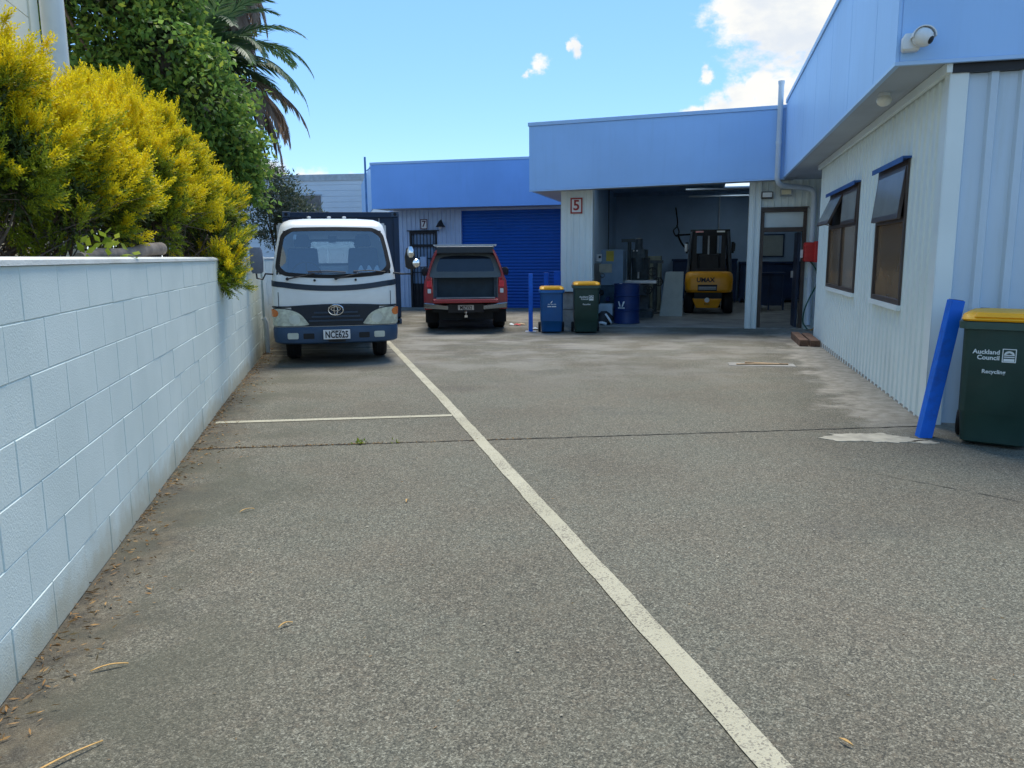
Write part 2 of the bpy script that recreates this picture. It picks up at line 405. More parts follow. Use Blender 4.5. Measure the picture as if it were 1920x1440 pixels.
def np_mesh(name, verts, faces, m, parent=None, smooth=False):
    """verts (N,3), faces (F,k) numpy arrays"""
    me = bpy.data.meshes.new(name); k = faces.shape[1]
    me.vertices.add(len(verts)); me.vertices.foreach_set('co', verts.astype(np.float32).ravel())
    me.loops.add(faces.size); me.loops.foreach_set('vertex_index', faces.astype(np.int32).ravel())
    me.polygons.add(len(faces)); me.polygons.foreach_set('loop_start', np.arange(0, faces.size, k, dtype=np.int32))
    try: me.polygons.foreach_set('loop_total', np.full(len(faces), k, dtype=np.int32))
    except Exception: pass
    me.update(calc_edges=True); me.materials.append(M[m])
    o = bpy.data.objects.new(name, me); COL.objects.link(o)
    if parent is not None: o.parent = parent
    return o


def text(s, size, m, parent, loc, rot, name='lettering', extrude=0.0015, bold=0.0, xs=1.0, spacing=1.0):
    cu = bpy.data.curves.new(name, 'FONT'); cu.body = s; cu.size = size; cu.extrude = extrude; cu.offset = bold
    cu.align_x = 'CENTER'; cu.align_y = 'CENTER'; cu.resolution_u = 3; cu.space_character = spacing
    tmp = bpy.data.objects.new('tmp_text', cu); COL.objects.link(tmp)
    bpy.context.view_layer.update()
    me = bpy.data.meshes.new_from_object(tmp.evaluated_get(bpy.context.evaluated_depsgraph_get()))
    bpy.data.objects.remove(tmp); bpy.data.curves.remove(cu)
    me.materials.clear(); me.materials.append(M[m]); me.name = name
    o = bpy.data.objects.new(name, me); COL.objects.link(o); o.parent = parent
    o3 = root_off(parent); o.location = Vector(loc) - o3; o.rotation_euler = rot; o.scale = (xs, 1, 1); return o


def rrect(cx, cy, hx, hy, r, n=6):
    p = []
    for sx, sy, a0 in ((1, 1, 0), (-1, 1, 90), (-1, -1, 180), (1, -1, 270)):
        for k in range(n):
            a = R(a0 + 90 * k / (n - 1)); p.append((cx + sx * (hx - r) + r * math.cos(a), cy + sy * (hy - r) + r * math.sin(a)))
    return p


def chaikin(poly, it=2):
    for _ in range(it):
        q = []
        for i, p in enumerate(poly):
            p2 = poly[(i + 1) % len(poly)]
            q += [(p[0] * .75 + p2[0] * .25, p[1] * .75 + p2[1] * .25), (p[0] * .25 + p2[0] * .75, p[1] * .25 + p2[1] * .75)]
        poly = q
    return poly


def ribs(mb, a0, a1, z0, z1, place, pitch=0.19, h=0.024, phase=0.0):
    """trapezoidal metal sheet between a0..a1; place(u, proud) -> (x, y); z0/z1 may be functions of u"""
    prof = [(0.0, 0.0), (0.60, 0.0), (0.68, 1.0), (0.92, 1.0), (1.0, 0.0)]
    us = {a0: None, a1: None}; k = math.floor((a0 - phase) / pitch)
    def hh(u):
        t = ((u - phase) / pitch) % 1.0
        for (t0, h0), (t1, h1) in zip(prof, prof[1:]):
            if t <= t1: return (h0 + (h1 - h0) * (t - t0) / (t1 - t0)) * h
        return 0.0
    pts = [a0]
    while phase + k * pitch < a1:
        for t, _ in prof[:-1]:
            u = phase + (k + t) * pitch
            if a0 + 1e-4 < u < a1 - 1e-4: pts.append(u)
        k += 1
    pts.append(a1); base = len(mb.v)
    f0 = z0 if callable(z0) else (lambda u: z0); f1 = z1 if callable(z1) else (lambda u: z1)
    for u in pts:
        x, y = place(u, hh(u)); mb.v.append((x, y, f0(u))); mb.v.append((x, y, f1(u)))
    for i in range(len(pts) - 1): mb.f.append((base + 2 * i, base + 2 * i + 2, base + 2 * i + 3, base + 2 * i + 1))
    return mb


# ------------------------------------------------------------------ ground and markings
g = MB(); ys = [-60, 0, 8, 26, 60, 400]; xs = [-300, -20, 0, 20, 300]
for y in ys:
    for x in xs: g.v.append((x, y, gz(y)))
for j in range(len(ys) - 1):
    for i in range(len(xs) - 1):
        a = j * len(xs) + i; g.f.append((a, a + 1, a + 1 + len(xs), a + len(xs)))
tag(g.build('yard_ground', 'ground'), 'grey exposed-aggregate concrete yard with stains and leaf litter', 'ground', kind='structure')


def strip(name, p0, p1, wdt, m, lift=0.004, n=40, jag=0.0, label=None, cat=None):
    p0, p1 = Vector(p0), Vector(p1); d = (p1 - p0); nrm = Vector((-d.y, d.x)).normalized(); mb = MB()
    for i in range(n + 1):
        c = p0 + d * (i / n); a = c + nrm * (wdt / 2 + random.uniform(-jag, jag)); b = c - nrm * (wdt / 2 + random.uniform(-jag, jag))
        if jag > 0.002: sh = nrm * math.sin(i * .7) * jag * .8; a += sh; b += sh
        mb.v += [(a.x, a.y, gz(a.y) + lift), (b.x, b.y, gz(b.y) + lift)]
    for i in range(n): mb.f.append((2 * i, 2 * i + 1, 2 * i + 3, 2 * i + 2))
    return tag(mb.build(name, m), label, cat, kind='structure')


def lx(y): return -0.2466 * y + 1.2185
strip('parking_line', (lx(0.3), 0.3), (lx(8), 8), 0.097, 'line', .005, 90, .0022, 'long worn white bay line running up the yard', 'line')
strip('parking_line', (lx(8), 8), (lx(16.5), 16.5), 0.097, 'line', .005, 60, .002, 'far end of the worn bay line beside the truck', 'line')
strip('parking_line', (-2.59, 6.70), (-0.545, 6.935), 0.085, 'line', .0045, 40, .0015, 'short cross line ending the empty parking bay', 'line')
strip('parking_line', (-3.98, 12.55), (-1.95, 12.75), 0.075, 'line', .0045, 40, .0015, 'cross line under the white truck', 'line')
strip('parking_line', (-3.80, 11.75), (-3.15, 11.80), 0.06, 'line', .0045, 20, .002, 'faded short dash left of the truck tyre', 'line')
strip('expansion_joint', (-2.46, 5.735), (3.36, 6.335), 0.016, 'crack', .0035, 160, .005, 'dark cracked joint crossing the whole yard', 'crack')
strip('hairline_crack', (2.2, 5.1), (3.9, 3.3), 0.004, 'crack', .0035, 40, .004, 'fine hairline crack in the right foreground', 'crack')



def blob_patch(name, cx, cy, rx, ry, m, lift, label, cat, seed, n=150, rot=0.0):
    rs = random.Random(seed); ph = [rs.uniform(0, 6.28) for _ in range(6)]; mb = MB(); pts = []
    for k in range(n):
        a = 2 * math.pi * k / n; q = 1 + .16 * math.sin(2 * a + ph[0]) + .12 * math.sin(3 * a + ph[1]) + .08 * math.sin(5 * a + ph[2]) + .06 * math.sin(9 * a + ph[3]) + .05 * math.sin(14 * a + ph[4]) + .04 * math.sin(23 * a + ph[5]) + rs.uniform(-.03, .03)
        u, v = rx * q * math.cos(a), ry * q * math.sin(a)
        x = cx + u * math.cos(rot) - v * math.sin(rot); y = cy + u * math.sin(rot) + v * math.cos(rot); pts.append((x, y, gz(y) + lift))
    mb.add(pts + [(p[0], p[1], p[2] - .01) for p in pts], [tuple(range(n))] + [(k, k + n, (k + 1) % n + n, (k + 1) % n) for k in range(n)])
    return tag(mb.build(name, m), label, cat, kind='structure')


blob_patch('concrete_patch', 2.78, 5.93, .30, .17, 'patch', .005, 'pale tan mortar patch by the leaning blue post', 'patch', 3, rot=-.15)
blob_patch('concrete_patch', 3.12, 5.78, .10, .05, 'patch', .005, 'small tan mortar spot beside the larger patch', 'patch', 5)

gr = thing('drain_cover', 'rusty timber and steel drain cover set in the yard', 'drain cover', (3.30, 10.25, gz(10.25)), -.2)
MB().box(-.42, .42, -.14, .14, -.02, .008).build('cover', 'concrete', gr, bevel=.003)
for k, (a, b) in enumerate(((-.40, .05), (-.1, .40))):
    MB().obox((0.12 * k - .05, -.04 + .09 * k, .015), (.55, .035, .02), (0, 0, .12 - .3 * k)).build('batten', 'palewood', gr)

# ------------------------------------------------------------------ boundary block wall
wall_base = Vector((0, 0, 0)) + WN * WALL_C
bwll = thing('block_wall', 'long white painted concrete block wall along the left side of the yard', 'wall', wall_base, WA)
# local frame: +X out of the wall face towards the yard, +Y away from camera
BL, BH, BT = 0.40, 0.20, 0.14


def block_mesh(length):
    j = 0.0014; c = 0.003; mb = MB(); y0, y1, z0, z1 = j, length - j, j, BH - j
    mb.v = [(-BT, y0, z0), (-BT, y1, z0), (-BT, y1, z1), (-BT, y0, z1), (-c, y0, z0), (-c, y1, z0), (-c, y1, z1), (-c, y0, z1),
            (0, y0 + c, z0 + c), (0, y1 - c, z0 + c), (0, y1 - c, z1 - c), (0, y0 + c, z1 - c)]
    mb.f = [(0, 3, 2, 1), (0, 1, 5, 4), (1, 2, 6, 5), (2, 3, 7, 6), (3, 0, 4, 7), (4, 5, 9, 8), (5, 6, 10, 9), (6, 7, 11, 10), (7, 4, 8, 11), (8, 9, 10, 11)]
    me = bpy.data.meshes.new('block'); me.from_pydata(mb.v, [], mb.f); me.update(); me.materials.append(M['block']); return me


bm_full = block_mesh(BL)
Y_START, Y_END = 0.7, 13.9
for c in range(7):
    y = Y_START + (0.2 if c % 2 else 0.0) + 0.07
    while y < Y_END:
        o = bpy.data.objects.new('block', bm_full); COL.objects.link(o); o.parent = bwll
        o.location = (random.uniform(-.0015, .0015), y, c * BH + random.uniform(-.0008, .0008)); o.rotation_euler = (0, 0, random.uniform(-.002, .002)); y += BL
rest = MB()
for c in range(7):
    y = Y_END + 0.1 + (0.2 if c % 2 else 0)
    while y < 22:
        rest.box(-BT, 0, y + .004, y + BL - .004, c * BH + .004, c * BH + BH - .004); y += BL
for c in range(1, 3):
    y = 7.6
    while y < 22: rest.box(-BT, -.001, y + .004, y + BL - .004, -c * BH + .004, -c * BH + BH - .004); y += BL
tag(rest.build('far_blocks', 'block', bwll), kind='stuff')
MB().box(-BT + .01, -.004, Y_START, 22, -.4, 1.398).build('mortar_core', 'block', bwll)
cap = MB(); prof = [(-BT - .012, 1.40), (-BT - .012, 1.418), (-BT * .7, 1.432), (-.03, 1.432), (.008, 1.42), (.010, 1.40)]
cap.prism([(p[0], p[1]) for p in prof], Y_START, 22, 'Y'); cap.build('coping', 'blockcap', bwll, smooth=True)
MB().box(-BT - .02, .03, 12.95, 13.35, -.2, 1.44).build('pilaster', 'block', bwll, bevel=.006)
pp = MB(); pp.tube([(.06, 12.75, -.1), (.06, 12.75, .42), (.03, 12.75, .5)], .035, 10); pp.build('stub_pipe', 'pipe', bwll, smooth=True)

# ------------------------------------------------------------------ side wing (right)
WX = 1.834
wing = bthing('side_wing', 'white ribbed-metal wing with deep blue fascia and two bronze windows on the right', 'building', WX, 7.1)
Y0, Y1 = 7.1, 14.4
WIN1 = (10.72, 13.08); WIN2 = (8.22, 9.55); ZB, ZT = .92, 2.29
m = MB(); pl = lambda u, p: (WX - p, u)
PH = dict(phase=7.1, pitch=.19, h=.015)
ribs(m, Y0, Y1, -.15, ZB, pl, **PH); ribs(m, Y0, Y1, ZT, 2.88, pl, **PH)
for a, b in ((Y0, WIN2[0]), (WIN2[1], WIN1[0]), (WIN1[1], Y1)): ribs(m, a, b, ZB, ZT, pl, **PH)
m.build('side_cladding', 'clad', wing)
m = MB(); ribs(m, WX, 8.5, -.1, 2.80, lambda u, p: (u, Y0 - p), pitch=.21, h=.034, phase=WX + .12)
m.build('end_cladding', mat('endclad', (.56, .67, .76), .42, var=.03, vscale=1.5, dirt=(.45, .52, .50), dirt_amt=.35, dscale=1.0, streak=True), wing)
m = MB(); m.box(WX - .03, WX + .10, Y0 - .042, Y0 - .036, -.05, 2.86).box(WX - .034, WX - .028, Y0 - .042, Y0 + .10, -.05, 2.86)
m.build('corner_flashing', 'cladtrim', wing)
m = MB(); m.box(WX + .03, 8.5, Y0 + .03, 14.40, -.2, 3.9); m.build('inner_core', 'dark', wing)
m = MB(); ribs(m, WX, 2.3, -.15, 2.88, lambda u, p: (u, Y1 + p), pitch=.19); m.build('return_cladding', 'clad', wing)
MB().box(WX - .012, 8.5, Y0 - .01, 14.38, -.2, .012).build('plinth', 'concrete', wing)
FX, FB, FT = 1.384, 2.895, 4.25
seams = [6.98, 7.86, 9.22, 10.58, 11.98, 13.38, 14.8, 16.425]
for a, b in zip(seams, seams[1:]):
    MB().box(FX, FX + .03, a + .006, b - .006, FB, FT).build('fascia_panel', 'fascia', wing, bevel=.004)
MB().box(FX + .008, FX + .05, 6.99, 16.42, FB + .005, FT - .005).build('fascia_backing', 'flash', wing)
xs_ = [FX - .0, 2.9, 4.4, 5.9, 8.5]
for a, b in zip(xs_, xs_[1:]):
    MB().box(a + (.032 if a < 2 else .003), b - .003, 6.98, 7.01, FB - .0, FT).build('fascia_panel', 'fascia', wing, bevel=.003)
MB().box(FX - .018, 8.5, 6.955, 7.06, FT, FT + .075).box(FX - .018, FX + .09, 7.06, 16.40, FT, FT + .075).build('cap_flashing', 'flash', wing, bevel=.004)
MB().box(FX - .006, FX + .036, 6.974, 16.40, FB - .03, FB - .001).box(FX + .036, 8.5, 6.974, 7.014, FB - .03, FB - .001).build('drip_trim', 'flash', wing)
MB().box(FX + .04, WX + .6, 7.02, 16.98, FB - .012, FB - .002).box(WX + .6, 8.5, 7.02, 7.4, FB - .012, FB - .002).build('soffit', 'soffit', wing)
MB().box(WX - .07, WX - .026, 7.02, Y1 - .01, 2.80, FB - .014).build('soffit_trim', 'cladtrim', wing, bevel=.006)
MB().box(WX - .02, 8.5, 7.04, 7.085, 2.80, 2.878).build('painted_end_shadow', 'black', wing)  # black strip painting the shadow gap under the end soffit
MB().box(FX + .05, 8.5, 7.03, 17.2, 4.05, 4.10).build('roof', 'soffit', wing)


mat('headblue', (.02, .09, .30), .45)


def window(parent, y0, y1, z0, z1, cols, trans, open_):
    """bronze window in the wing wall; awning sashes above fixed panes"""
    x = WX - .035; t = .05; fr = MB()
    fr.box(x, x + .08, y0, y1, z0, z0 + t).box(x, x + .08, y0, y1, z1 - t, z1).box(x, x + .08, y0, y0 + t, z0 + t, z1 - t).box(x, x + .08, y1 - t, y1, z0 + t, z1 - t)
    w = fr.build('window', 'bronze', parent, bevel=.003)
    b = MB().box(x + .004, x + .07, y0 + t, y1 - t, trans - .025, trans + .025)
    edges = [y0 + t + (y1 - y0 - 2 * t) * k / cols for k in range(cols + 1)]
    for k in range(1, cols): b.box(x + .006, x + .068, edges[k] - .022, edges[k] + .022, z0 + t, trans - .025); b.box(x + .006, x + .068, edges[k] - .022, edges[k] + .022, trans + .025, z1 - t)
    b.build('mullion', 'bronze', w)
    for k in range(cols):
        a = edges[k] + (.022 if k else 0); c = edges[k + 1] - (.022 if k < cols - 1 else 0)
        MB().box(x + .03, x + .038, a, c, z0 + t, trans - .025).build('pane', 'winglass', w)
        ang = open_[k]; top = z1 - t; H = top - trans - .025
        dx, dz = -math.sin(ang), -math.cos(ang)
        def q(s, d): return (x - .006 + dx * s - dz * d * -1 * 0 + d, 0, top + dz * s)
        s_ = MB(); px = lambda s: x - .004 + dx * s; pz = lambda s: top - .002 + dz * s
        def bar(ya, yb, s0, s1, mb, th=.03):
            nx, nz = math.cos(ang), -math.sin(ang)
            mb.hexa([(px(s0), ya, pz(s0)), (px(s0), yb, pz(s0)), (px(s0) + nx * th, yb, pz(s0) + nz * th), (px(s0) + nx * th, ya, pz(s0) + nz * th),
                     (px(s1), ya, pz(s1)), (px(s1), yb, pz(s1)), (px(s1) + nx * th, yb, pz(s1) + nz * th), (px(s1) + nx * th, ya, pz(s1) + nz * th)])
        bar(a, c, 0, .04, s_); bar(a, c, H - .03, H + .02, s_); bar(a, a + .035, .04, H - .03, s_); bar(c - .035, c, .04, H - .03, s_)
        sash = s_.build('sash', 'bronze', w)
        gl = MB(); bar(a + .035, c - .035, .04, H - .03, gl, .006); gl.build('pane', 'sashglass', w)
        if ang > .05:
            st = MB(); st.tube([(px(H - .02) + .02, c - .06, pz(H - .02)), (x + .03, c - .06, trans + .03)], .008, 6); st.build('stay', 'steel', w)
            st = MB(); st.box(x + .045, x + .05, a, c, trans + .02, z1 - t); st.build('inner_shade', 'dark', w)
    MB().box(x - .055, x + .09, y0 - .04, y1 + .04, z1 + .002, z1 + .022).box(x - .06, x - .055, y0 - .04, y1 + .04, z1 - .03, z1 + .022).build('head_flashing', 'headblue', w)
    MB().box(x - .02, x + .06, y0 - .02, y1 + .02, z0 - .05, z0 - .002).build('sill', 'cladtrim', w)
    return w


mat('sashglass', (.30, .31, .29), 0.22, var=.15, vscale=1.0, spec=.35)  # pale sky reflection put into the sash glass colour
window(wing, WIN1[0], WIN1[1], ZB, ZT, 2, 1.80, (R(2), R(24)))
window(wing, WIN2[0], WIN2[1], ZB, ZT, 1, 1.74, (R(6),))

# ------------------------------------------------------------------ unit with the open bay
u5 = bthing('open_workshop', 'workshop unit with blue fascia and a wide open bay showing a forklift', 'building', -3.08, 17.0)
FY = 16.43; XL, XR = -3.66, 1.41
def tilt(x): return .10 * (x - XL) / (XR - XL)
def slab(mb, x0, x1, y0, y1, z0, z1):
    return mb.hexa([(x0, y0, z0 + tilt(x0)), (x1, y0, z0 + tilt(x1)), (x1, y1, z0 + tilt(x1)), (x0, y1, z0 + tilt(x0)), (x0, y0, z1 + tilt(x0)), (x1, y0, z1 + tilt(x1)), (x1, y1, z1 + tilt(x1)), (x0, y1, z1 + tilt(x0))])
slab(MB(), XL, XR, FY, FY + .04, 2.775, 4.06).build('fascia_panel', 'fascia', u5, bevel=.004)
slab(MB(), XL - .02, XR + .02, FY - .025, FY + .08, 4.062, 4.135).build('cap_flashing', 'flash', u5, bevel=.004)
slab(MB(), XL - .004, XR, FY - .006, FY + .046, 2.745, 2.772).build('drip_trim', 'flash', u5)
MB().box(XL, XL + .04, FY + .05, 23.6, 2.76, 4.06).build('fascia_return', 'fascia', u5)
m = MB(); slab(m, XL + .045, XR + .2, FY + .05, 17.03, 2.765, 2.775); slab(m, XL + .045, -3.09, 17.031, 23.6, 2.765, 2.775); m.build('soffit', 'soffit', u5)
for z0, z1 in ((-.2, .245), (.255, .63)):
    MB().box(-3.08, -2.42, 16.975, 17.25, z0, z1).build('plinth_block', 'concrete', u5, bevel=.008)
m = MB(); ribs(m, -3.085, -2.40, .645, 2.80, lambda u, p: (u, 16.99 - p), pitch=.137, h=.016, phase=-3.085); m.build('pillar_cladding', 'clad', u5)
MB().box(-3.08, -2.405, 16.995, 17.25, .635, 2.9).build('pillar_core', 'cladtrim', u5)
MB().box(-2.43, -2.395, 16.955, 17.26, .60, 2.79).build('pillar_edge', 'cladtrim', u5, bevel=.004)
MB().box(-3.10, -2.40, 16.95, 16.985, .615, .642).build('base_flashing', 'bronze', u5)
m = MB(); ribs(m, .80, 1.035, -.13, 2.86, lambda u, p: (u, 16.95 - p), pitch=.118, h=.03, phase=.80); m.box(.80, 1.035, 16.951, 17.2, -.2, 2.86); m.build('bay_column', 'cladtrim', u5)
m = MB(); ribs(m, 1.036, 2.3, 2.335, 2.88, lambda u, p: (u, 16.99 - p), pitch=.13, h=.014, phase=1.036); ribs(m, 1.925, 2.3, -.15, 2.335, lambda u, p: (u, 16.99 - p), pitch=.19, h=.018, phase=1.925)
m.build('door_wall_cladding', 'clad', u5)
MB().box(1.04, 2.3, 17.0, 17.1, 2.34, 3.0).box(1.93, 2.3, 17.0, 17.1, -.2, 2.34).build('door_wall_core', 'cladtrim', u5)
# doorway
fr = MB().box(1.036, 1.105, 16.955, 17.09, -.11, 2.25).box(1.855, 1.922, 16.955, 17.09, -.11, 2.25).box(1.036, 1.922, 16.955, 17.09, 2.252, 2.33).box(1.105, 1.855, 16.957, 17.088, 1.86, 1.95)
df = fr.build('door_frame', 'bronze', u5, bevel=.004)
MB().box(1.02, 1.95, 16.935, 16.955, 2.332, 2.35).build('head_flashing', 'bronze', df)
MB().box(1.105, 1.855, 17.015, 17.022, 1.95, 2.252).build('transom_pane', mat('frost', (.62, .70, .70), .25, var=.06, vscale=3), df)
MB().box(1.79, 1.835, 17.10, 17.87, -.09, 1.85).build('door_leaf', mat('navydoor', (.02, .035, .07), .5), u5, bevel=.003)
MB().box(1.74, 1.785, 17.72, 17.78, .92, 1.06).build('door_handle', 'steel', u5)
MB().box(1.0, 1.95, 16.93, 17.1, -.14, -.085).build('door_sill', 'concrete', u5)
# shell of the room
RX0, RX1, RY1, RC = -3.02, 7.5, 27.0, 3.42
MB().box(RX0, RX1, 17.0, RY1, -.4, -.10).build('floor_slab', 'slab', u5)
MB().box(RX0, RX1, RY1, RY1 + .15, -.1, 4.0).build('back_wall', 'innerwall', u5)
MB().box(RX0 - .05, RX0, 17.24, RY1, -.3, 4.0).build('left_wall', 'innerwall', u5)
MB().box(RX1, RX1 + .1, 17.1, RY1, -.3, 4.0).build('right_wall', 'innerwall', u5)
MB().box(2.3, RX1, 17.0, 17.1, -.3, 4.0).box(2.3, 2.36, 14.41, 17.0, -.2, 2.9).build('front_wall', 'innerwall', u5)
MB().box(RX0, 2.3, 17.03, 17.1, 2.90, 4.0).build('front_lintel', 'innerwall', u5)
SKY_L = [(-2.6, -1.6, 19.2, 21.8), (.45, 1.35, 22.9, 25.6), (3.4, 4.4, 20.0, 23.6), (-1.2, -.4, 19.2, 21.8)]  # second one is in view, the others are added to brighten the room
cm = MB(); xe = sorted({RX0, RX1, *[s for q in SKY_L for s in q[:2]]}); ye = sorted({17.1, RY1, *[s for q in SKY_L for s in q[2:]]})
for a, b in zip(xe, xe[1:]):
    for c, d in zip(ye, ye[1:]):
        if not any(q[0] <= a and b <= q[1] and q[2] <= c and d <= q[3] for q in SKY_L): cm.box(a, b, c, d, RC, RC + .06)
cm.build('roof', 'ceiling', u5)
tm = bpy.data.materials.new('rooflight_sheet'); tm.use_nodes = True; t_ = NT(tm.node_tree)
t_.l.new(t_.node('ShaderNodeBsdfTranslucent', {'Color': (.75, .80, .80, 1)}).outputs[0], t_.node('ShaderNodeOutputMaterial').inputs[0]); M['seen_and_added_rooflight'] = tm
for q in SKY_L: MB().box(q[0] - .03, q[1] + .03, q[2] - .03, q[3] + .03, RC + .065, RC + .07).build('seen_and_added_rooflight', 'seen_and_added_rooflight', u5)
for y in (18.9, 20.7, 22.3, 26.3): MB().box(RX0, RX1, y, y + .08, RC - .12, RC - .005).build('rafter', 'ceiling', u5)
for y, z in ((21.8, 3.12), (25.6, 3.2)): MB().cyl((-.6, y, z), (4.0, y - .4, z - .04), .025, n=8).build('conduit', 'pipe', u5)
MB().box(-2.98, -2.96, 17.26, 26.9, -.1, 1.2).build('dado', 'steel', u5)
# downpipe of the bay corner
dp = MB(); dp.tube([(1.27, 16.36, 4.64), (1.27, 16.36, 2.86), (1.30, 16.40, 2.78), (1.38, 16.50, 2.735), (1.85, 16.80, 2.70), (1.97, 16.84, 2.67), (2.02, 16.84, 2.58), (2.02, 16.84, .12), (2.02, 16.78, -.02)], .052, 12)
d_ = dp.build('downpipe', 'pipe', u5, smooth=True)
for z in (4.60, 3.5): MB().lathe([(.060, z), (.060, z + .06)], (1.27, 16.36, 0), n=14).build('collar', 'pipe', d_, smooth=True)
for z in (2.3, .9): MB().box(1.95, 2.09, 16.83, 16.97, z, z + .03).build('bracket', 'pipe', d_)
MB().tube([(2.13, 16.93, 2.7), (2.13, 16.93, .1)], .018, 8).build('conduit', 'pipe', u5, smooth=True)

# ------------------------------------------------------------------ unit seven at the back
U7 = 24.5
u7 = bthing('back_workshop', 'workshop unit with blue roller door, barred door and deep blue fascia at the back', 'building', -10.0, U7)
BD = Vector((-.448, .894)); UL = -10.0
m = MB(); p7 = lambda u, p: (u, U7 - p); P7 = dict(pitch=.15, h=.02, phase=-10.0)
ribs(m, UL, -9.47, -.4, 3.0, p7, **P7); ribs(m, -8.52, -7.72, -.4, 3.0, p7, **P7); ribs(m, -9.47, -8.52, 2.24, 3.0, p7, **P7)
m.build('front_cladding', mat('clad7', (.46, .58, .76), .45, var=.03, dirt=(.4, .45, .5), dirt_amt=.3, streak=True), u7)
m = MB()
for k in range(12):
    a = k / 12; b = (k + 1) / 12
    m.add([(UL + BD.x * 7 * a, U7 + BD.y * 7 * a, -.4), (UL + BD.x * 7 * b, U7 + BD.y * 7 * b, -.4), (UL + BD.x * 7 * b, U7 + BD.y * 7 * b, 3.0), (UL + BD.x * 7 * a, U7 + BD.y * 7 * a, 3.0)], [(0, 3, 2, 1)])
m.build('side_cladding', 'clad7', u7)
MB().box(UL, -3.0, U7 + .35, U7 + .4, -.4, 3.9).build('core', 'dark', u7)
for a_, b_ in ((-7.75, -7.69), (-4.45, -3.05)): MB().box(a_, b_, U7 - .05, U7 + .1, -.3, 2.9).build('jamb', 'clad7', u7)
rd = MB(); z = -.22; k = 0; rp = []
while z < 2.9:
    for dz, dp_ in ((0, 0), (.028, .018), (.064, .018), (.092, 0)): rp.append((z + dz, dp_))
    z += .10
for z, p in rp: rd.v += [(-7.69, U7 + .06 - p, z), (-4.45, U7 + .06 - p, z)]
rd.f = [(2 * i, 2 * i + 1, 2 * i + 3, 2 * i + 2) for i in range(len(rp) - 1)]
ro = rd.build('roller_door', 'roller', u7)
MB().box(-7.69, -4.45, U7 + .01, U7 + .07, -.24, -.16).build('bottom_rail', 'roller', ro)
MB().box(-7.75, -3.05, U7 - .3, U7 + .2, -.35, -.235).build('threshold', 'concrete', u7)
# barred door
d7 = MB().box(-9.47, -9.40, U7 - .03, U7 + .1, -.25, 2.24).box(-8.59, -8.52, U7 - .03, U7 + .1, -.25, 2.24).box(-9.40, -8.59, U7 - .03, U7 + .1, 2.16, 2.24).box(-9.40, -8.59, U7 - .02, U7 + .09, 1.74, 1.82).build('barred_door', 'black', u7, bevel=.003)
MB().box(-9.54, -8.45, U7 - .09, U7 - .02, 2.245, 2.27).build('head_flashing', 'black', d7)
MB().box(-9.40, -8.59, U7 + .05, U7 + .055, .55, 1.74).build('pane', mat('doorpane', (.30, .42, .58), .1, var=.1, vscale=2), d7)
MB().box(-9.40, -8.59, U7 + .05, U7 + .055, 1.82, 2.16).build('pane', 'doorpane', d7)
MB().box(-9.40, -8.59, U7 + .02, U7 + .07, -.25, .55).build('kick_panel', 'black', d7)
for k in range(7):
    x = -9.40 + .81 * (k + .5) / 7; MB().box(x - .012, x + .012, U7 - .004, U7 + .016, -.2, 2.16).build('bar', 'black', d7)
for z in (.9, 1.35): MB().box(-9.40, -8.59, U7 - .012, U7 - .004, z, z + .03).build('rail', 'black', d7)
# fascia
FY7 = 23.7; FL = -10.42
MB().box(FL, XL - .01, FY7, FY7 + .04, 2.93, 4.29).build('fascia_panel', 'fascia_left', u7, bevel=.004)
MB().box(FL - .02, XL - .03, FY7 - .02, FY7 + .08, 4.292, 4.365).build('cap_flashing', 'flash', u7, bevel=.004)
e0 = (FL, FY7 + .045); e1 = (FL + BD.x * 8, FY7 + BD.y * 8)
m = MB().hexa([(e0[0], e0[1], 2.93), (e0[0] + .04, e0[1], 2.93), (e1[0] + .04, e1[1], 2.93), (e1[0], e1[1], 2.93), (e0[0], e0[1], 4.36), (e0[0] + .04, e0[1], 4.36), (e1[0] + .04, e1[1], 4.36), (e1[0], e1[1], 4.36)])
m.build('fascia_return', 'fascia', u7)
MB().box(FL + .05, XL - .02, FY7 + .045, U7 + .3, 2.935, 2.945).build('soffit', 'soffit', u7)
MB().box(UL, -3.0, U7 + .3, U7 + 6, 4.0, 4.05).build('roof', 'soffit', u7)
MB().box(-7.75, -3.05, U7 - .035, U7 + .1, 2.86, 2.93).build('door_head', 'clad7', u7)
mp = MB(); mp.tube([(-10.62, 23.75, 2.4), (-10.62, 23.75, 4.55)], .035, 8).tube([(-10.62, 23.75, 4.1), (-10.45, 23.85, 4.25)], .015, 6); mp.build('vent_pipe', mat('bluepipe', (.10, .25, .50), .4), u7, smooth=True)

# ------------------------------------------------------------------ far weatherboard building, cream building on the left
fb = thing('far_building', 'pale blue-white block building far behind the container', 'building', (-9.0, 34.0, 0), -.12)
MB().box(-6.0, 3.02, 0, 6, -.4, 4.60).build('wall', mat('farwall', (.62, .70, .76), .7, var=.03, vscale=1), fb)
for k in range(19):
    z = .2 + k * .235
    MB().box(-6.0, 3.025, -.02, -.002, z + .004, z + .225).build('weatherboard', 'farwall', fb)
MB().box(-6.05, 3.06, -.06, 6.05, 4.60, 4.86).build('parapet_cap', mat('farcap', (.42, .47, .50), .5), fb)
for k in range(9): MB().box(-6.0 + k * 1.05, -5.985 + k * 1.05, -.066, -.061, 4.6, 4.86).build('cap_joint', 'soffit', fb)
wf = MB().box(-1.0, 1.0, -.06, -.022, 2.4, 4.0).build('window', mat('fardark', (.16, .15, .14), .5, var=.3, vscale=6), fb)
MB().box(-1.05, 1.05, -.09, -.062, 4.0, 4.06).box(-.02, .02, -.08, -.062, 2.4, 4.0).build('frame', 'soffit', wf)

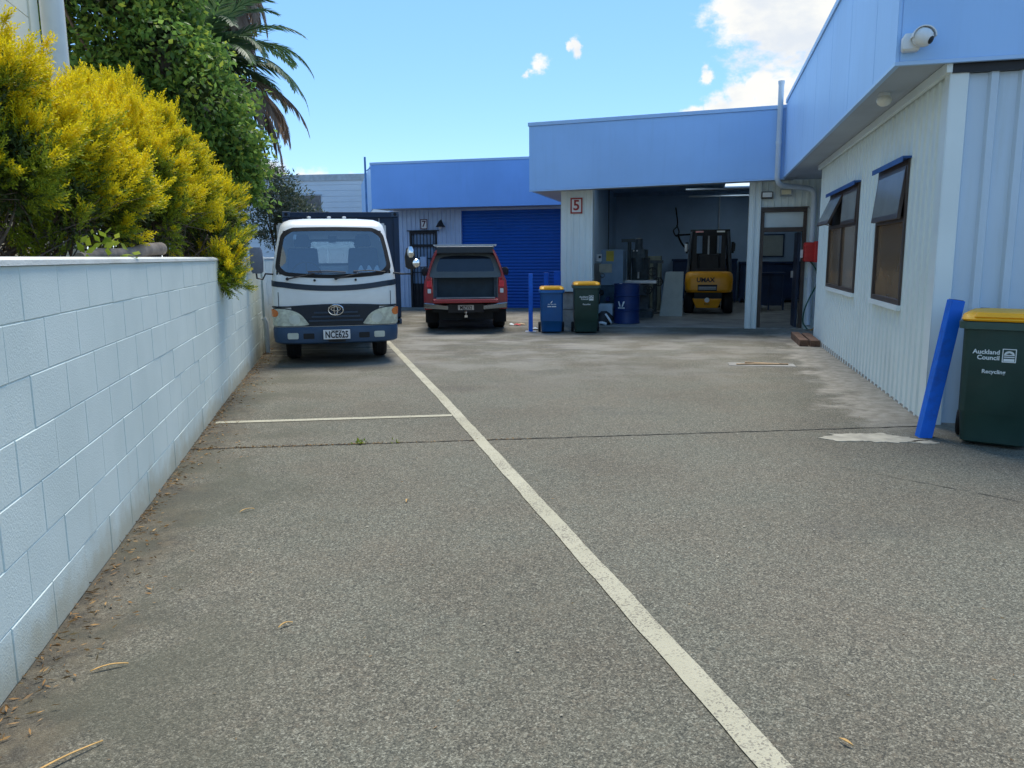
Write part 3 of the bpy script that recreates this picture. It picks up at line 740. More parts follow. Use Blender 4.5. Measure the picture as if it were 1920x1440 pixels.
cbase = WN * (WALL_C - 1.75)
cb = thing('cream_building', 'cream building wall rising behind the yellow shrubs at the upper left', 'building', cbase, WA)
MB().box(-5, 0, -2, 9.35, -.3, 7.5).build('wall', 'cream', cb)
for k in range(16): MB().box(.001, .014, -2, 9.35, 1.0 + k * .4, 1.392 + k * .4).build('board', 'cream', cb)
MB().box(.001, .03, 9.12, 9.37, -.3, 7.5).build('corner_board', 'cream', cb)
cp = MB(); cp.tube([(.12, 9.52, -.2), (.12, 9.52, 7.5)], .115, 16); cp.build('downpipe', mat('creampipe', (.76, .75, .68), .5, var=.03), cb, smooth=True)

# ------------------------------------------------------------------ shipping container
ct = bthing('shipping_container', 'dark navy shipping container standing behind the white truck', 'container', -8.15, 16.8)
ct.rotation_euler = (0, 0, R(8))
mat('navy', (.018, .045, .095), .5, var=.12, vscale=3, dirt=(.05, .05, .06), dirt_amt=.5)
CX0, CX1, CY0, CY1, CZ0, CZ1 = -9.45, -6.85, 16.8, 22.8, -.14, 2.45
m = MB()
for x in (CX0, CX1 - .12): m.box(x, x + .12, CY0, CY0 + .14, CZ0 + .16, CZ1 - .13)
m.box(CX0 + .12, CX1 - .12, CY0 + .005, CY0 + .12, CZ1 - .13, CZ1 - .01).box(CX0 + .12, CX1 - .12, CY0 + .005, CY0 + .12, CZ0 + .02, CZ0 + .16).build('end_frame', 'navy', ct, bevel=.006)
for x in (CX0 - .004, CX1 - .166):
    for z in (CZ0, CZ1 - .118):
        c = MB().box(x, x + .17, CY0 - .012, CY0 + .16, z, z + .122).build('corner_casting', mat('casting', (.07, .11, .17), .55), ct, bevel=.01)
        MB().lathe([(.038, CY0 - .016), (.038, CY0 - .010)], (x + .085, 0, z + .06), 'Y', 16).build('casting_hole', 'dark', c)
mid = (CX0 + CX1) / 2
for a, b in ((CX0 + .12, mid - .008), (mid + .008, CX1 - .12)):
    d_ = MB().box(a, b, CY0 + .05, CY0 + .09, CZ0 + .16, CZ1 - .13).build('door', 'navy', ct)
    for q in (.28, .72):
        x = a + (b - a) * q; MB().cyl((x, CY0 + .02, CZ0 + .18), (x, CY0 + .02, CZ1 - .15), .018, n=8).build('lock_rod', 'steel', d_)
for x, s in ((CX0 + .02, -1), (CX1 - .02, 1)):
    w_ = MB(); n = 0
    pts = []
    y = CY0 + .14
    while y < CY1:
        for dy, dp_ in ((0, 0), (.07, .0), (.1, .03), (.17, .03)):
            if y + dy < CY1: pts.append((y + dy, dp_))
        y += .2
    for y, p in pts: w_.v += [(x - s * p, y, CZ0 + .1), (x - s * p, y, CZ1 - .05)]
    w_.f = [(2 * i, 2 * i + 2, 2 * i + 3, 2 * i + 1) for i in range(len(pts) - 1)]
    w_.build('side_panel', 'navy', ct)
MB().box(CX0 + .03, CX1 - .03, CY0 + .13, CY1, CZ1 - .05, CZ1 - .02).build('roof', 'navy', ct)
MB().box(CX0 + .03, CX1 - .03, CY1 - .05, CY1, CZ0 + .1, CZ1 - .05).build('far_end', 'navy', ct)
MB().box(CX0 + .03, CX1 - .03, CY0 + .13, CY1, CZ0 + .03, CZ0 + .1).build('floor', 'navy', ct)

# ------------------------------------------------------------------ white truck
TR = (-2.40, 10.72, gz(11.0))
tr = thing('truck', 'white flat-deck truck with navy bumper and stripe parked against the block wall', 'truck', TR, WA)
mat('truckwhite', (.80, .81, .78), .28, var=.02, vscale=3, dirt=(.5, .48, .42), dirt_amt=.18, dscale=2.5, coat=.3)
mat('trucknavy', (.030, .068, .13), .42, var=.08, vscale=5)
mat('stripe', (.018, .03, .05), .35, var=.05)
mat('grille', (.012, .02, .032), .45, var=.1)
mat('headlens', (.58, .61, .50), .10, var=.25, vscale=14, coat=.7)
mat('headbowl', (.62, .66, .58), .15, var=.1, coat=.5)
mat('seat', (.06, .12, .24), .9, var=.15)
mat('dash', (.34, .36, .36), .7, var=.1)
mat('paper', (.72, .80, .82), .6, var=.02)
KZ = [.30, .52, .80, 1.10, 1.22, 1.30, 1.55, 1.84, 1.90, 1.95, 1.985, 2.005]
KW = [.815, .825, .835, .835, .830, .822, .782, .722, .705, .665, .59, .42]
KY = [.05, .02, .00, .015, .045, .075, .185, .325, .375, .44, .56, .75]
def cab(s, z, off=0.0):
    w = float(np.interp(z, KZ, KW)); y0 = float(np.interp(z, KZ, KY)); r = min(.15, w * .4); a = abs(s); sg = 1 if s >= 0 else -1; bul = .06
    if a <= .7:
        x = a / .7 * (w - r); y = y0 + bul * (x / w) ** 2; nx, ny = 2 * bul * x / w / w * .9, -1.0
    elif a <= .85:
        t = (a - .7) / .15 * math.pi / 2; yb = y0 + bul * ((w - r) / w) ** 2; x = w - r + r * math.sin(t); y = yb + r - r * math.cos(t); nx, ny = math.sin(t), -math.cos(t)
    else:
        yb = y0 + bul * ((w - r) / w) ** 2 + r; t = (a - .85) / .15; x = w; y = yb + t * (1.58 - yb); nx, ny = 1.0, 0.0
    dz = .02; dydz = (float(np.interp(z + dz, KZ, KY)) - float(np.interp(z - dz, KZ, KY))) / (2 * dz) if z < 1.95 else 0.5
    n = Vector((nx * 1.0, ny, dydz * abs(ny))).normalized() * off
    return Vector((sg * x + sg * n.x, y + n.y, z + n.z))
ss = sorted(set([round(v, 4) for v in list(np.linspace(-1, -.85, 4)) + list(np.linspace(-.85, -.7, 6)) + list(np.linspace(-.7, .7, 15)) + list(np.linspace(.7, .85, 6)) + list(np.linspace(.85, 1, 4))] + [-.76, .76]))
zz = [.50, .58, .70, .80, .95, 1.10, 1.18, 1.235, 1.30, 1.42, 1.55, 1.70, 1.825, 1.87, 1.90, 1.925, 1.95, 1.97, 1.985, 2.0, 2.005]
m = MB(); nS = len(ss)
for z in zz:
    for s in ss: m.v.append(tuple(cab(s, z)))
for j in range(len(zz) - 1):
    for i in range(nS - 1):
        zc = (zz[j] + zz[j + 1]) / 2; sc = (ss[i] + ss[i + 1]) / 2
        if 1.235 < zc < 1.825 and abs(sc) < .75: continue
        m.f.append((j * nS + i, j * nS + i + 1, (j + 1) * nS + i + 1, (j + 1) * nS + i))
m.f.append(tuple((len(zz) - 1) * nS + i for i in range(nS)))
body = m.build('cab', 'truckwhite', tr, smooth=True)
m = MB(); zr = [.5, 1.30, 1.31, 1.78, 1.79, 1.95, 2.0]
for a, b, x0, x1 in ((.5, 1.35, -.82, .82), (1.35, 1.72, -.80, -.36), (1.35, 1.72, .36, .80), (1.72, 1.98, -.70, .70)): m.box(x0, x1, 1.57, 1.60, a, b)
m.build('rear_panel', 'truckwhite', tr)
MB().box(-.36, .36, 1.58, 1.586, 1.35, 1.72).build('rear_window', 'clearpane', tr)
MB().sring(rrect(0, 1.535, .375, .20, .06), rrect(0, 1.535, .335, .165, .05), lambda a, b, o: (a, 1.56 - o, b)).build('rear_window_seal', 'rubber', tr)
def wz(s, z): return z - .045 * max(0.0, (1 - (s / .76) ** 2)) * (1.0 if z < 1.4 else 0.0)
inner = [(s, z) for s, z in rrect(0, 1.545, .735, .265, .11, 9)]; outer = [(s, z) for s, z in rrect(0, 1.545, .775, .315, .13, 9)]
def densify(p, n=4):
    q = []
    for i, a in enumerate(p):
        b = p[(i + 1) % len(p)]; L_ = math.hypot(b[0] - a[0], b[1] - a[1]); k = max(1, int(L_ / .08))
        q += [(a[0] + (b[0] - a[0]) * t / k, a[1] + (b[1] - a[1]) * t / k) for t in range(k)]
    return q
def pair(o_, i_):
    qo, qi = [], []
    for k in range(len(o_)):
        k2 = (k + 1) % len(o_); n = max(1, int(math.hypot(o_[k2][0] - o_[k][0], o_[k2][1] - o_[k][1]) / .08))
        for t in range(n):
            f_ = t / n; qo.append((o_[k][0] + (o_[k2][0] - o_[k][0]) * f_, o_[k][1] + (o_[k2][1] - o_[k][1]) * f_)); qi.append((i_[k][0] + (i_[k2][0] - i_[k][0]) * f_, i_[k][1] + (i_[k2][1] - i_[k][1]) * f_))
    return qo, qi
qo, qi = pair(outer, inner)
bend = lambda P_: [(s, z - (.05 * (1 - (s / .78) ** 2) if z < 1.545 else -.012 * (1 - (s / .78) ** 2))) for s, z in P_]
qo, qi = bend(qo), bend(qi)
m = MB(); m.sring(qo, qi, cab, .006); seal = m.build('windscreen_seal', 'rubber', tr, smooth=True)
m = MB(); m.spatch(qi, cab, .002, 8, False); m.build('windscreen', 'screen', tr, smooth=True)
# stripe, grille, lamps
def band(s0, s1, zf, hw, n=40): 
    up = [(s0 + (s1 - s0) * k / n, zf(s0 + (s1 - s0) * k / n) + hw) for k in range(n + 1)]; return up + [(s, z - 2 * hw) for s, z in reversed(up)]
def ribbon(mb, s0, s1, lo, hi, off, n=40, nz=2):
    b = len(mb.v)
    for k in range(n + 1):
        s = s0 + (s1 - s0) * k / n
        for z, o in [(lo(s), -.004)] + [(lo(s) + (hi(s) - lo(s)) * t / nz, off) for t in range(nz + 1)] + [(hi(s), -.004)]: mb.v.append(tuple(cab(s, z, o)))
    q = nz + 3
    for k in range(n):
        for t in range(q - 1): mb.f.append((b + k * q + t, b + (k + 1) * q + t, b + (k + 1) * q + t + 1, b + k * q + t + 1))
    return mb
sz = lambda s: 1.045 + .075 * (abs(s) / .82) ** 2
ribbon(MB(), -.83, .83, lambda s: sz(s) - .037, lambda s: sz(s) + .037, .007).build('front_stripe', 'stripe', tr, smooth=True)
gl = ribbon(MB(), -.60, .60, lambda s: .535, lambda s: .795 + .022 * (1 - (s / .6) ** 2), .012, 40, 4).build('grille', 'grille', tr, smooth=True)
for k, (z, hs) in enumerate(((.72, .30), (.665, .33), (.61, .37))):
    ribbon(MB(), -hs, hs, lambda s: z - .012, lambda s: z + .012, .028, 24, 2).build('grille_slat', mat('slatblue', (.03, .055, .09), .4), gl, smooth=True)
for sg in (-1, 1):
    hp = chaikin([(sg * .355, .545), (sg * .40, .60), (sg * .47, .70), (sg * .60, .765), (sg * .84, .79), (sg * .845, .56), (sg * .80, .54)], 2)
    if sg < 0: hp = hp[::-1]
    cxh = sum(q[0] for q in hp) / len(hp); czh = sum(q[1] for q in hp) / len(hp)
    MB().spatch([(cxh + (q[0] - cxh) * 1.05, czh + (q[1] - czh) * 1.09) for q in hp], cab, .014, 6).build('headlight_bezel', 'grille', tr, smooth=True)
    h = MB().spatch(hp, cab, .022, 6).build('headlight', 'headlens', tr, smooth=True)
    lp = rrect(sg * .565, .63, .075, .062, .06, 6); MB().spatch(lp, cab, .026, 3).build('reflector', 'headbowl', h, smooth=True)
    ip = chaikin([(sg * .755, .66), (sg * .74, .76), (sg * .835, .785), (sg * .84, .68)], 2)
    MB().spatch(ip if sg > 0 else ip[::-1], cab, .027, 3).build('indicator', 'amber', h, smooth=True)
ribbon(MB(), -.83, .83, lambda s: .792 + .004 * (1 - abs(s)), lambda s: .812 + .022 * max(0, 1 - (s / .62) ** 2) * (1 if abs(s) < .62 else 0), .014, 60, 2).build('grille_brow', 'grille', tr, smooth=True)
# bumper
m = MB(); zb = [(.29, .02), (.31, -.012), (.40, -.022), (.50, -.022), (.525, -.01), (.53, .03)]
sb = [-.92, -.86] + list(np.linspace(-.85, -.7, 6)) + list(np.linspace(-.66, .66, 13)) + list(np.linspace(.7, .85, 6)) + [.86, .92]
b0 = len(m.v)
for z, o in zb:
    for s in sb:
        p = cab(s, .52, -o); m.v.append((p.x, p.y + .0, z + (.05 * max(0, abs(s) - .6) if z < .35 else 0)))
for j in range(len(zb) - 1):
    for i in range(len(sb) - 1): m.f.append((j * len(sb) + i, j * len(sb) + i + 1, (j + 1) * len(sb) + i + 1, (j + 1) * len(sb) + i))
bp = m.build('bumper', 'trucknavy', tr, smooth=True)
flat = lambda yy: (lambda a, b, o: (a, yy - o, b))
def bsurf(a, b, o): return cab(a / .66 * .7 if False else a, .52, .022 + o) * 1.0 if False else Vector((cab(a, .52, .022 + o).x, cab(a, .52, .022 + o).y, b))
for sg in (-1, 1):
    fp = rrect(sg * .60, .405, .075, .042, .02); MB().spatch(fp, bsurf, .006, 2).build('fog_lamp', mat('foglens', (.55, .58, .50), .12, coat=.5), bp, smooth=True)
    MB().spatch(rrect(sg * .385, .40, .075, .038, .012), bsurf, .002, 2).build('bumper_slot', 'dark', bp)
MB().spatch(rrect(0, .335, .12, .022, .01), bsurf, .002, 2).build('bumper_slot', 'dark', bp)
pt = MB().box(-.18, .18, -.045, -.036, .355, .485).build('number_plate', 'signwhite', tr, bevel=.004)
MB().box(-.182, .182, -.036, -.02, .353, .487).build('plate_surround', 'black', pt)
text('NCE625', .128, 'letter', pt, (0, -.0475, .413), (R(90), 0, 0), bold=.003, xs=.70)
text('NEW ZEALAND', .022, 'letter', pt, (0, -.0475, .472), (R(90), 0, 0), xs=.9)
em = MB()
def ell(mb, cx, cz, rx, rz, r, y, n=28): mb.tube([(cx + rx * math.cos(2 * math.pi * k / n), y, cz + rz * math.sin(2 * math.pi * k / n)) for k in range(n + 1)], r, 6, False)
ell(em, 0, .752, .098, .068, .0095, -.035); ell(em, 0, .768, .062, .028, .0075, -.035); ell(em, 0, .752, .024, .062, .0075, -.036)
em.build('emblem', 'chrome', tr, smooth=True)
# wipers and jets
for x0, x1 in ((-.62, .16), (.02, .72)):
    wp = MB(); a = cab(x0 / .98, 1.17, .03); b = cab((x0 + .36) / .98, 1.235, .035); c0 = cab((x0 + .25) / 1.02, 1.262, .03); c1 = cab(min(.74, (x1) / 1.02), 1.248, .03)
    wp.tube([a, b], [.011, .007], 6).tube([c0, (c0 + c1) / 2 + Vector((0, -.012, .012)), c1], .008, 6); wp.lathe([(.022, -.02), (.022, .02)], a, 'Y', 10); wp.build('wiper', 'black', tr, smooth=True)
for x in (-.27, .29): MB().lathe([(.016, -.02), (.016, .02)], cab(x, 1.155, .004), 'Y', 10).build('washer_jet', 'black', tr, smooth=True)
# door seams, door handles
for sg in (-1, 1):
    sp = MB(); ribbon(sp, sg * .742 - .003, sg * .742 + .003, lambda s: .80, lambda s: 1.0, .0015, 2, 4); sp.build('panel_gap', 'grille', tr)
    sw = MB(); sw.spatch(chaikin([(sg * .865, 1.25), (sg * .875, 1.55), (sg * .90, 1.80), (sg * .975, 1.82), (sg * .98, 1.25)], 1), cab, .004, 4); sw.build('side_window', 'darkpane', tr, smooth=True)
# mirrors
mr = MB(); mr.tube([cab(-.80, 1.24, .0), cab(-.80, 1.24, .05) + Vector((-.05, -.03, 0)), Vector((-.94, .10, 1.175)), Vector((-1.01, .08, 1.19)), Vector((-1.02, .07, 1.30))], .012, 8); mo = mr.build('mirror_arm', 'black', tr, smooth=True)
MB().rloft([(1.255, .055, .03, .02, -1.0, .06), (1.28, .078, .045, .03, -1.0, .06), (1.42, .084, .05, .035, -1.0, .06), (1.56, .080, .045, .03, -1.005, .06), (1.60, .06, .028, .02, -1.005, .06)], 5).build('mirror', mat('mirrorgrey', (.16, .18, .22), .5), mo, smooth=True)
mr = MB(); mr.tube([cab(.80, 1.24, 0), Vector((.92, .10, 1.225)), Vector((1.05, .08, 1.225)), Vector((1.06, .08, 1.30))], .012, 8); mo = mr.build('mirror_arm', 'black', tr, smooth=True)
MB().rloft([(1.29, .05, .035, .02, 1.06, .10), (1.32, .075, .05, .03, 1.05, .10), (1.46, .075, .05, .03, 1.04, .10), (1.58, .05, .035, .02, 1.045, .10)], 5).build('mirror', 'black', mo, smooth=True)
q = MB(); q.rloft([(1.45, .025, .014, .01, 1.045, .045), (1.49, .048, .022, .02, 1.045, .04), (1.55, .048, .022, .02, 1.045, .04), (1.60, .02, .012, .008, 1.045, .05)], 5); q.build('upper_glass', 'chrome', mo, smooth=True)
q = MB(); q.lathe([(.01, -.035), (.045, -.03), (.062, -.01), (.062, .02)], (1.115, .05, 1.375), 'Y', 18); q.build('round_glass', 'chrome', mo, smooth=True)
# interior
for x in (-.45, .45):
    st = MB(); st.rloft([(.95, .25, .24, .06, x, 1.15), (1.06, .25, .25, .06, x, 1.12), (1.08, .22, .22, .06, x, 1.12)], 4)
    st.hexa([(x - .25, 1.28, 1.06), (x + .25, 1.28, 1.06), (x + .25, 1.42, 1.06), (x - .25, 1.42, 1.06), (x - .21, 1.38, 1.60), (x + .21, 1.38, 1.60), (x + .21, 1.48, 1.60), (x - .21, 1.48, 1.60)])
    st.hexa([(x - .13, 1.38, 1.62), (x + .13, 1.38, 1.62), (x + .13, 1.46, 1.62), (x - .13, 1.46, 1.62), (x - .10, 1.40, 1.80), (x + .10, 1.40, 1.80), (x + .10, 1.47, 1.80), (x - .10, 1.47, 1.80)])
    st.build('seat', 'seat', tr, bevel=.03, seg=3)
ds = MB(); ds.prism([(.13, .9), (.13, 1.17), (.30, 1.215), (.50, 1.20), (.58, 1.10), (.58, .9)], -.76, .76, 'X'); ds.build('dashboard', 'dash', tr, bevel=.02)
MB().box(-.80, .80, .3, 1.56, .86, .90).build('cab_floor', 'black', tr)
sw = MB(); ctr = Vector((-.38, .60, 1.22)); ax = Euler((R(-62), 0, 0)).to_matrix()
sw.tube([ctr + ax @ Vector((.2 * math.cos(2 * math.pi * k / 28), .2 * math.sin(2 * math.pi * k / 28), 0)) for k in range(29)], .014, 6, False)
for a in (30, 150, 270): sw.tube([ctr, ctr + ax @ Vector((.2 * math.cos(R(a)), .2 * math.sin(R(a)), 0))], .013, 6)
sw.build('steering_wheel', 'black', tr, smooth=True)
for x in (.37, .48, .59): MB().hexa([(x - .07, .22, 1.215), (x + .07, .22, 1.215), (x + .07, .34, 1.217), (x - .07, .34, 1.217), (x - .012, .27, 1.345), (x + .012, .27, 1.345), (x + .012, .28, 1.345), (x - .012, .28, 1.345)]).build('folded_paper', 'paper', tr)
MB().spatch(rrect(-.60, 1.745, .024, .032, .004), cab, -.012, 2, False).build('permit_sticker', 'paper', tr)
MB().box(-.06, .06, .52, .56, 1.70, 1.76).build('inner_mirror', 'black', tr)
# chassis, wheels, deck
MB().box(-.40, .40, .25, 4.9, .42, .56).build('chassis', 'dark', tr)
MB().box(-.78, .78, .12, .9, .36, .50).build('under_tray', 'dark', tr)
def wheel(parent, x, y, r, wd, rim='steel', sgn=1, tyre='rubber'):
    z0 = r
    w_ = MB(); w_.lathe([(r * .62, -wd / 2 + .012), (r * .90, -wd / 2), (r * .97, -wd / 2 + .02), (r, -wd / 2 + .05), (r, wd / 2 - .05), (r * .97, wd / 2 - .02), (r * .90, wd / 2), (r * .62, wd / 2 - .012)], (x, y, z0), 'X', 36)
    wo = w_.build('wheel', tyre, parent, smooth=True)
    tr_ = MB()
    for k in range(3): tr_.lathe([(r + .0015, -.006), (r + .0015, .006)], (x + (k - 1) * wd * .24, y, z0), 'X', 36)
    tr_.build('tread_groove', 'dark', wo)
    MB().lathe([(r * .60, sgn * (wd / 2 - .01)), (r * .55, sgn * (wd / 2 - .05)), (r * .25, sgn * (wd / 2 - .04)), (r * .22, sgn * (wd / 2 + .02)), (.01, sgn * (wd / 2 + .02))], (x, y, z0), 'X', 24).build('rim', rim, wo, smooth=True)
    return wo
for sg in (-1, 1):
    wheel(tr, sg * .62, .90, .335, .19, 'white', sg); wheel(tr, sg * .58, 3.35, .335, .30, 'white', sg)
    MB().box(sg * .62 - .13, sg * .62 + .13, 1.30, 1.315, .18, .55).build('mud_flap', 'rubber', tr)
MB().cyl((-.6, .9, .335), (.6, .9, .335), .05, n=10).build('front_axle', 'dark', tr)
MB().box(-.86, .86, 1.66, 5.0, .80, .90).build('deck', 'trucknavy', tr, bevel=.006)
hb = MB()
for x in (-.80, -.27, .27, .80): hb.box(x - .025, x + .025, 1.66, 1.71, .9, 1.95)
for z in (1.0, 1.3, 1.6, 1.93): hb.box(-.80, .80, 1.662, 1.708, z, z + .05)
hb.build('headboard', 'steel', tr)
for x in (-.34, -.04, .19):
    MB().lathe([(.012, 1.95), (.012, 2.05), (.03, 2.055), (.03, 2.08), (.012, 2.085)], (x, 1.69, 0), n=10).build('headboard_bolt', 'white', tr, smooth=True)

# ------------------------------------------------------------------ red ute seen from behind
HX = (-.93, 16.05, gz(16.8))
hx = thing('pickup_truck', 'red pickup with canopy and lowered tailgate, parked tail-on before the roller door', 'pickup', HX, R(3.3))
hx.scale = (.975, 1.0, 1.06)
mat('utered', (.33, .02, .028), .25, var=.03, coat=.5)
mat('canopydark', (.018, .028, .038), .35, var=.08)
mat('canopygrey', (.10, .115, .115), .5, var=.08)
mat('liner', (.09, .11, .13), .75, var=.2)
prof = [(.70, .44), (.865, .44), (.875, .62), (.875, .80), (.855, .98), (.80, 1.10), (.735, 1.30), (.655, 1.48), (.60, 1.575), (.545, 1.60), (.545, 1.57), (.612, 1.45), (.69, 1.28), (.745, 1.10), (.70, .98), (.665, .90), (.665, .60)]
for sg in (-1, 1):
    pr = [(sg * a, b) for a, b in prof]; pr = pr if sg > 0 else pr[::-1]
    m = MB(); m.prism(pr, .0, 3.55, 'Y'); sd_ = m.build('body_side', 'utered', hx, bevel=.012, seg=2)
    MB().hexa([(sg * .815, .5, 1.13), (sg * .82, .5, 1.13), (sg * .82, 2.0, 1.13), (sg * .815, 2.0, 1.13), (sg * .69, .6, 1.46), (sg * .70, .6, 1.46), (sg * .70, 1.95, 1.46), (sg * .69, 1.95, 1.46)]).build('canopy_window', 'canopydark', sd_)
    MB().box(*sorted((sg * .868, sg * .892)), .62, 1.55, .44, .86).build('wheel_arch', 'black', sd_, bevel=.01)
    tl = MB().hexa([(sg * .685, -.03, .74), (sg * .86, .02, .74), (sg * .86, .16, .74), (sg * .685, .16, .74), (sg * .69, -.025, 1.055), (sg * .825, .02, 1.055), (sg * .825, .16, 1.055), (sg * .69, .16, 1.055)]) if sg > 0 else \
        MB().hexa([(sg * .86, .02, .74), (sg * .685, -.03, .74), (sg * .685, .16, .74), (sg * .86, .16, .74), (sg * .825, .02, 1.055), (sg * .69, -.025, 1.055), (sg * .69, .16, 1.055), (sg * .825, .16, 1.055)])
    tlo = tl.build('tail_light', 'tail', hx, bevel=.015, seg=2)
    MB().spatch(rrect(sg * .755, .795, .035, .042, .012), flat(-.016), .006, 2).build('reverse_lens', 'lens', tlo, smooth=True)
    MB().spatch(rrect(sg * .755, .93, .055, .06, .02), flat(-.016), .006, 2).build('lens_divider', mat('tailbright', (.85, .03, .05), .15), tlo)
    MB().box(*sorted((sg * .655, sg * .675)), -.006, .02, .62, 1.06).build('opening_trim', 'canopygrey', hx)
    MB().hexa([(sg * .36, -.16, .43), (sg * .87, -.06, .47), (sg * .87, .10, .47), (sg * .36, .06, .43), (sg * .36, -.17, .53), (sg * .875, -.07, .575), (sg * .875, .10, .575), (sg * .36, .06, .53)] if sg > 0 else
              [(sg * .87, -.06, .47), (sg * .36, -.16, .43), (sg * .36, .06, .43), (sg * .87, .10, .47), (sg * .875, -.07, .575), (sg * .36, -.17, .53), (sg * .36, .06, .53), (sg * .875, .10, .575)]).build('chrome_bumper_corner', mat('dullchrome', (.30, .34, .38), .22, metal=1.0, var=.05), hx, bevel=.02, seg=3)
    wheel(hx, sg * .735, 1.08, .365, .25, 'steel', sg); wheel(hx, sg * .735, 4.15, .365, .25, 'steel', sg)
    MB().box(sg * .74 - .14, sg * .74 + .14, .66, .675, .14, .52).build('mud_flap', 'rubber', hx)
    mm = MB(); mm.rloft([(1.02, .05, .04, .02, sg * 1.0, 3.0), (1.06, .09, .05, .03, sg * .98, 3.0), (1.16, .09, .05, .03, sg * .98, 3.0), (1.20, .05, .03, .02, sg * .97, 3.0)], 4); mm.build('mirror', 'black', hx, smooth=True)
MB().box(-.66, .66, .02, 2.1, .56, .60).box(-.66, .66, 2.05, 2.1, .60, 1.5).box(-.664, -.60, .1, 2.05, .6, 1.07).box(.60, .664, .1, 2.05, .6, 1.07).build('tub_liner', 'liner', hx)
MB().box(-.65, .65, .22, .24, .605, 1.06).build('added_opening_panel', mat('opening_shade', (.03, .05, .065), .6, var=.15), hx)  # added panel, its navy colour stands for the shade inside the tub
MB().hexa([(-.665, -.50, .585), (.665, -.50, .585), (.665, -.01, .60), (-.665, -.01, .60), (-.665, -.50, .655), (.665, -.50, .655), (.665, -.01, .67), (-.665, -.01, .67)]).build('tailgate', 'utered', hx, bevel=.015, seg=2)
MB().box(-.60, .60, -.47, -.04, .664, .678).build('tailgate_liner', 'liner', hx)
MB().box(-.37, .37, -.15, .06, .38, .555).build('bumper_step', 'black', hx, bevel=.01)
np_ = MB().box(-.165, .165, -.163, -.153, .435, .53).build('number_plate', 'signwhite', hx, bevel=.003)
text('MJZ552', .10, 'letter', np_, (0, -.165, .477), (R(90), 0, 0), bold=.002, xs=.8)
csurf = lambda a, b, o: (a, .02 + (b - 1.06) * .38 - o, b)
op = chaikin([(-.66, 1.06), (.66, 1.06), (.60, 1.30), (.535, 1.50), (-.535, 1.50), (-.60, 1.30)], 1)
m = MB(); wi = chaikin([(-.615, 1.165), (-.54, 1.16), (.54, 1.16), (.615, 1.165), (.57, 1.33), (.50, 1.465), (-.50, 1.465), (-.57, 1.33)], 2); wo_ = chaikin([(-.78, 1.05), (-.72, 1.045), (.72, 1.045), (.78, 1.05), (.70, 1.31), (.61, 1.53), (-.61, 1.53), (-.70, 1.31)], 2)
m.sring(wo_, wi, csurf, .012); cd = m.build('canopy_door', 'canopygrey', hx)
MB().spatch(wi, csurf, .004, 3, False).build('glass', mat('canopyglass', (.015, .022, .035), .05, spec=.6), cd)
MB().box(-.60, .60, .0, .16, 1.50, 1.635).build('rear_spoiler', 'canopydark', hx, bevel=.02)
MB().box(-.60, .60, .12, 3.0, 1.575, 1.63).build('roof', 'canopydark', hx, bevel=.02)
rk = MB()
for y in (.12, .9, 1.7): rk.box(-.66, .66, y, y + .05, 1.655, 1.675)
for x in (-.64, .62): rk.box(x, x + .03, .08, 1.9, 1.64, 1.66)
for x in (-.60, .58):
    for y in (.13, 1.7): rk.box(x, x + .03, y, y + .03, 1.60, 1.645)
rk.build('roof_rack', 'steel', hx)
MB().prism([(2.1, 1.60), (3.0, 1.60), (3.6, 1.12), (3.62, .45), (2.1, .45)], -.66, .66, 'X').build('cabin', 'canopydark', hx)
MB().prism([(3.55, .45), (3.55, 1.10), (4.9, .98), (5.05, .80), (5.05, .40)], -.82, .82, 'X').build('bonnet', 'utered', hx, bevel=.04, seg=3)
MB().box(-.7, .7, .1, 5.0, .38, .46).build('chassis', 'dark', hx)
MB().box(-.58, .58, .30, .36, .22, .40).build('rear_valance', 'dark', hx)
MB().cyl((-.7, 1.08, .36), (.7, 1.08, .36), .06, n=10).lathe([(.02, -.1), (.14, -.06), (.14, .06), (.02, .1)], (0, 1.08, .36), 'X', 16).build('axle', 'dark', hx, smooth=True)
tb = MB(); tb.box(-.03, .03, -.24, 0, .30, .34).lathe([(.012, .34), (.012, .37), (.03, .38), (.03, .41), (.01, .43)], (0, -.21, 0), n=12); tb.build('tow_ball', 'chrome', hx, smooth=True)

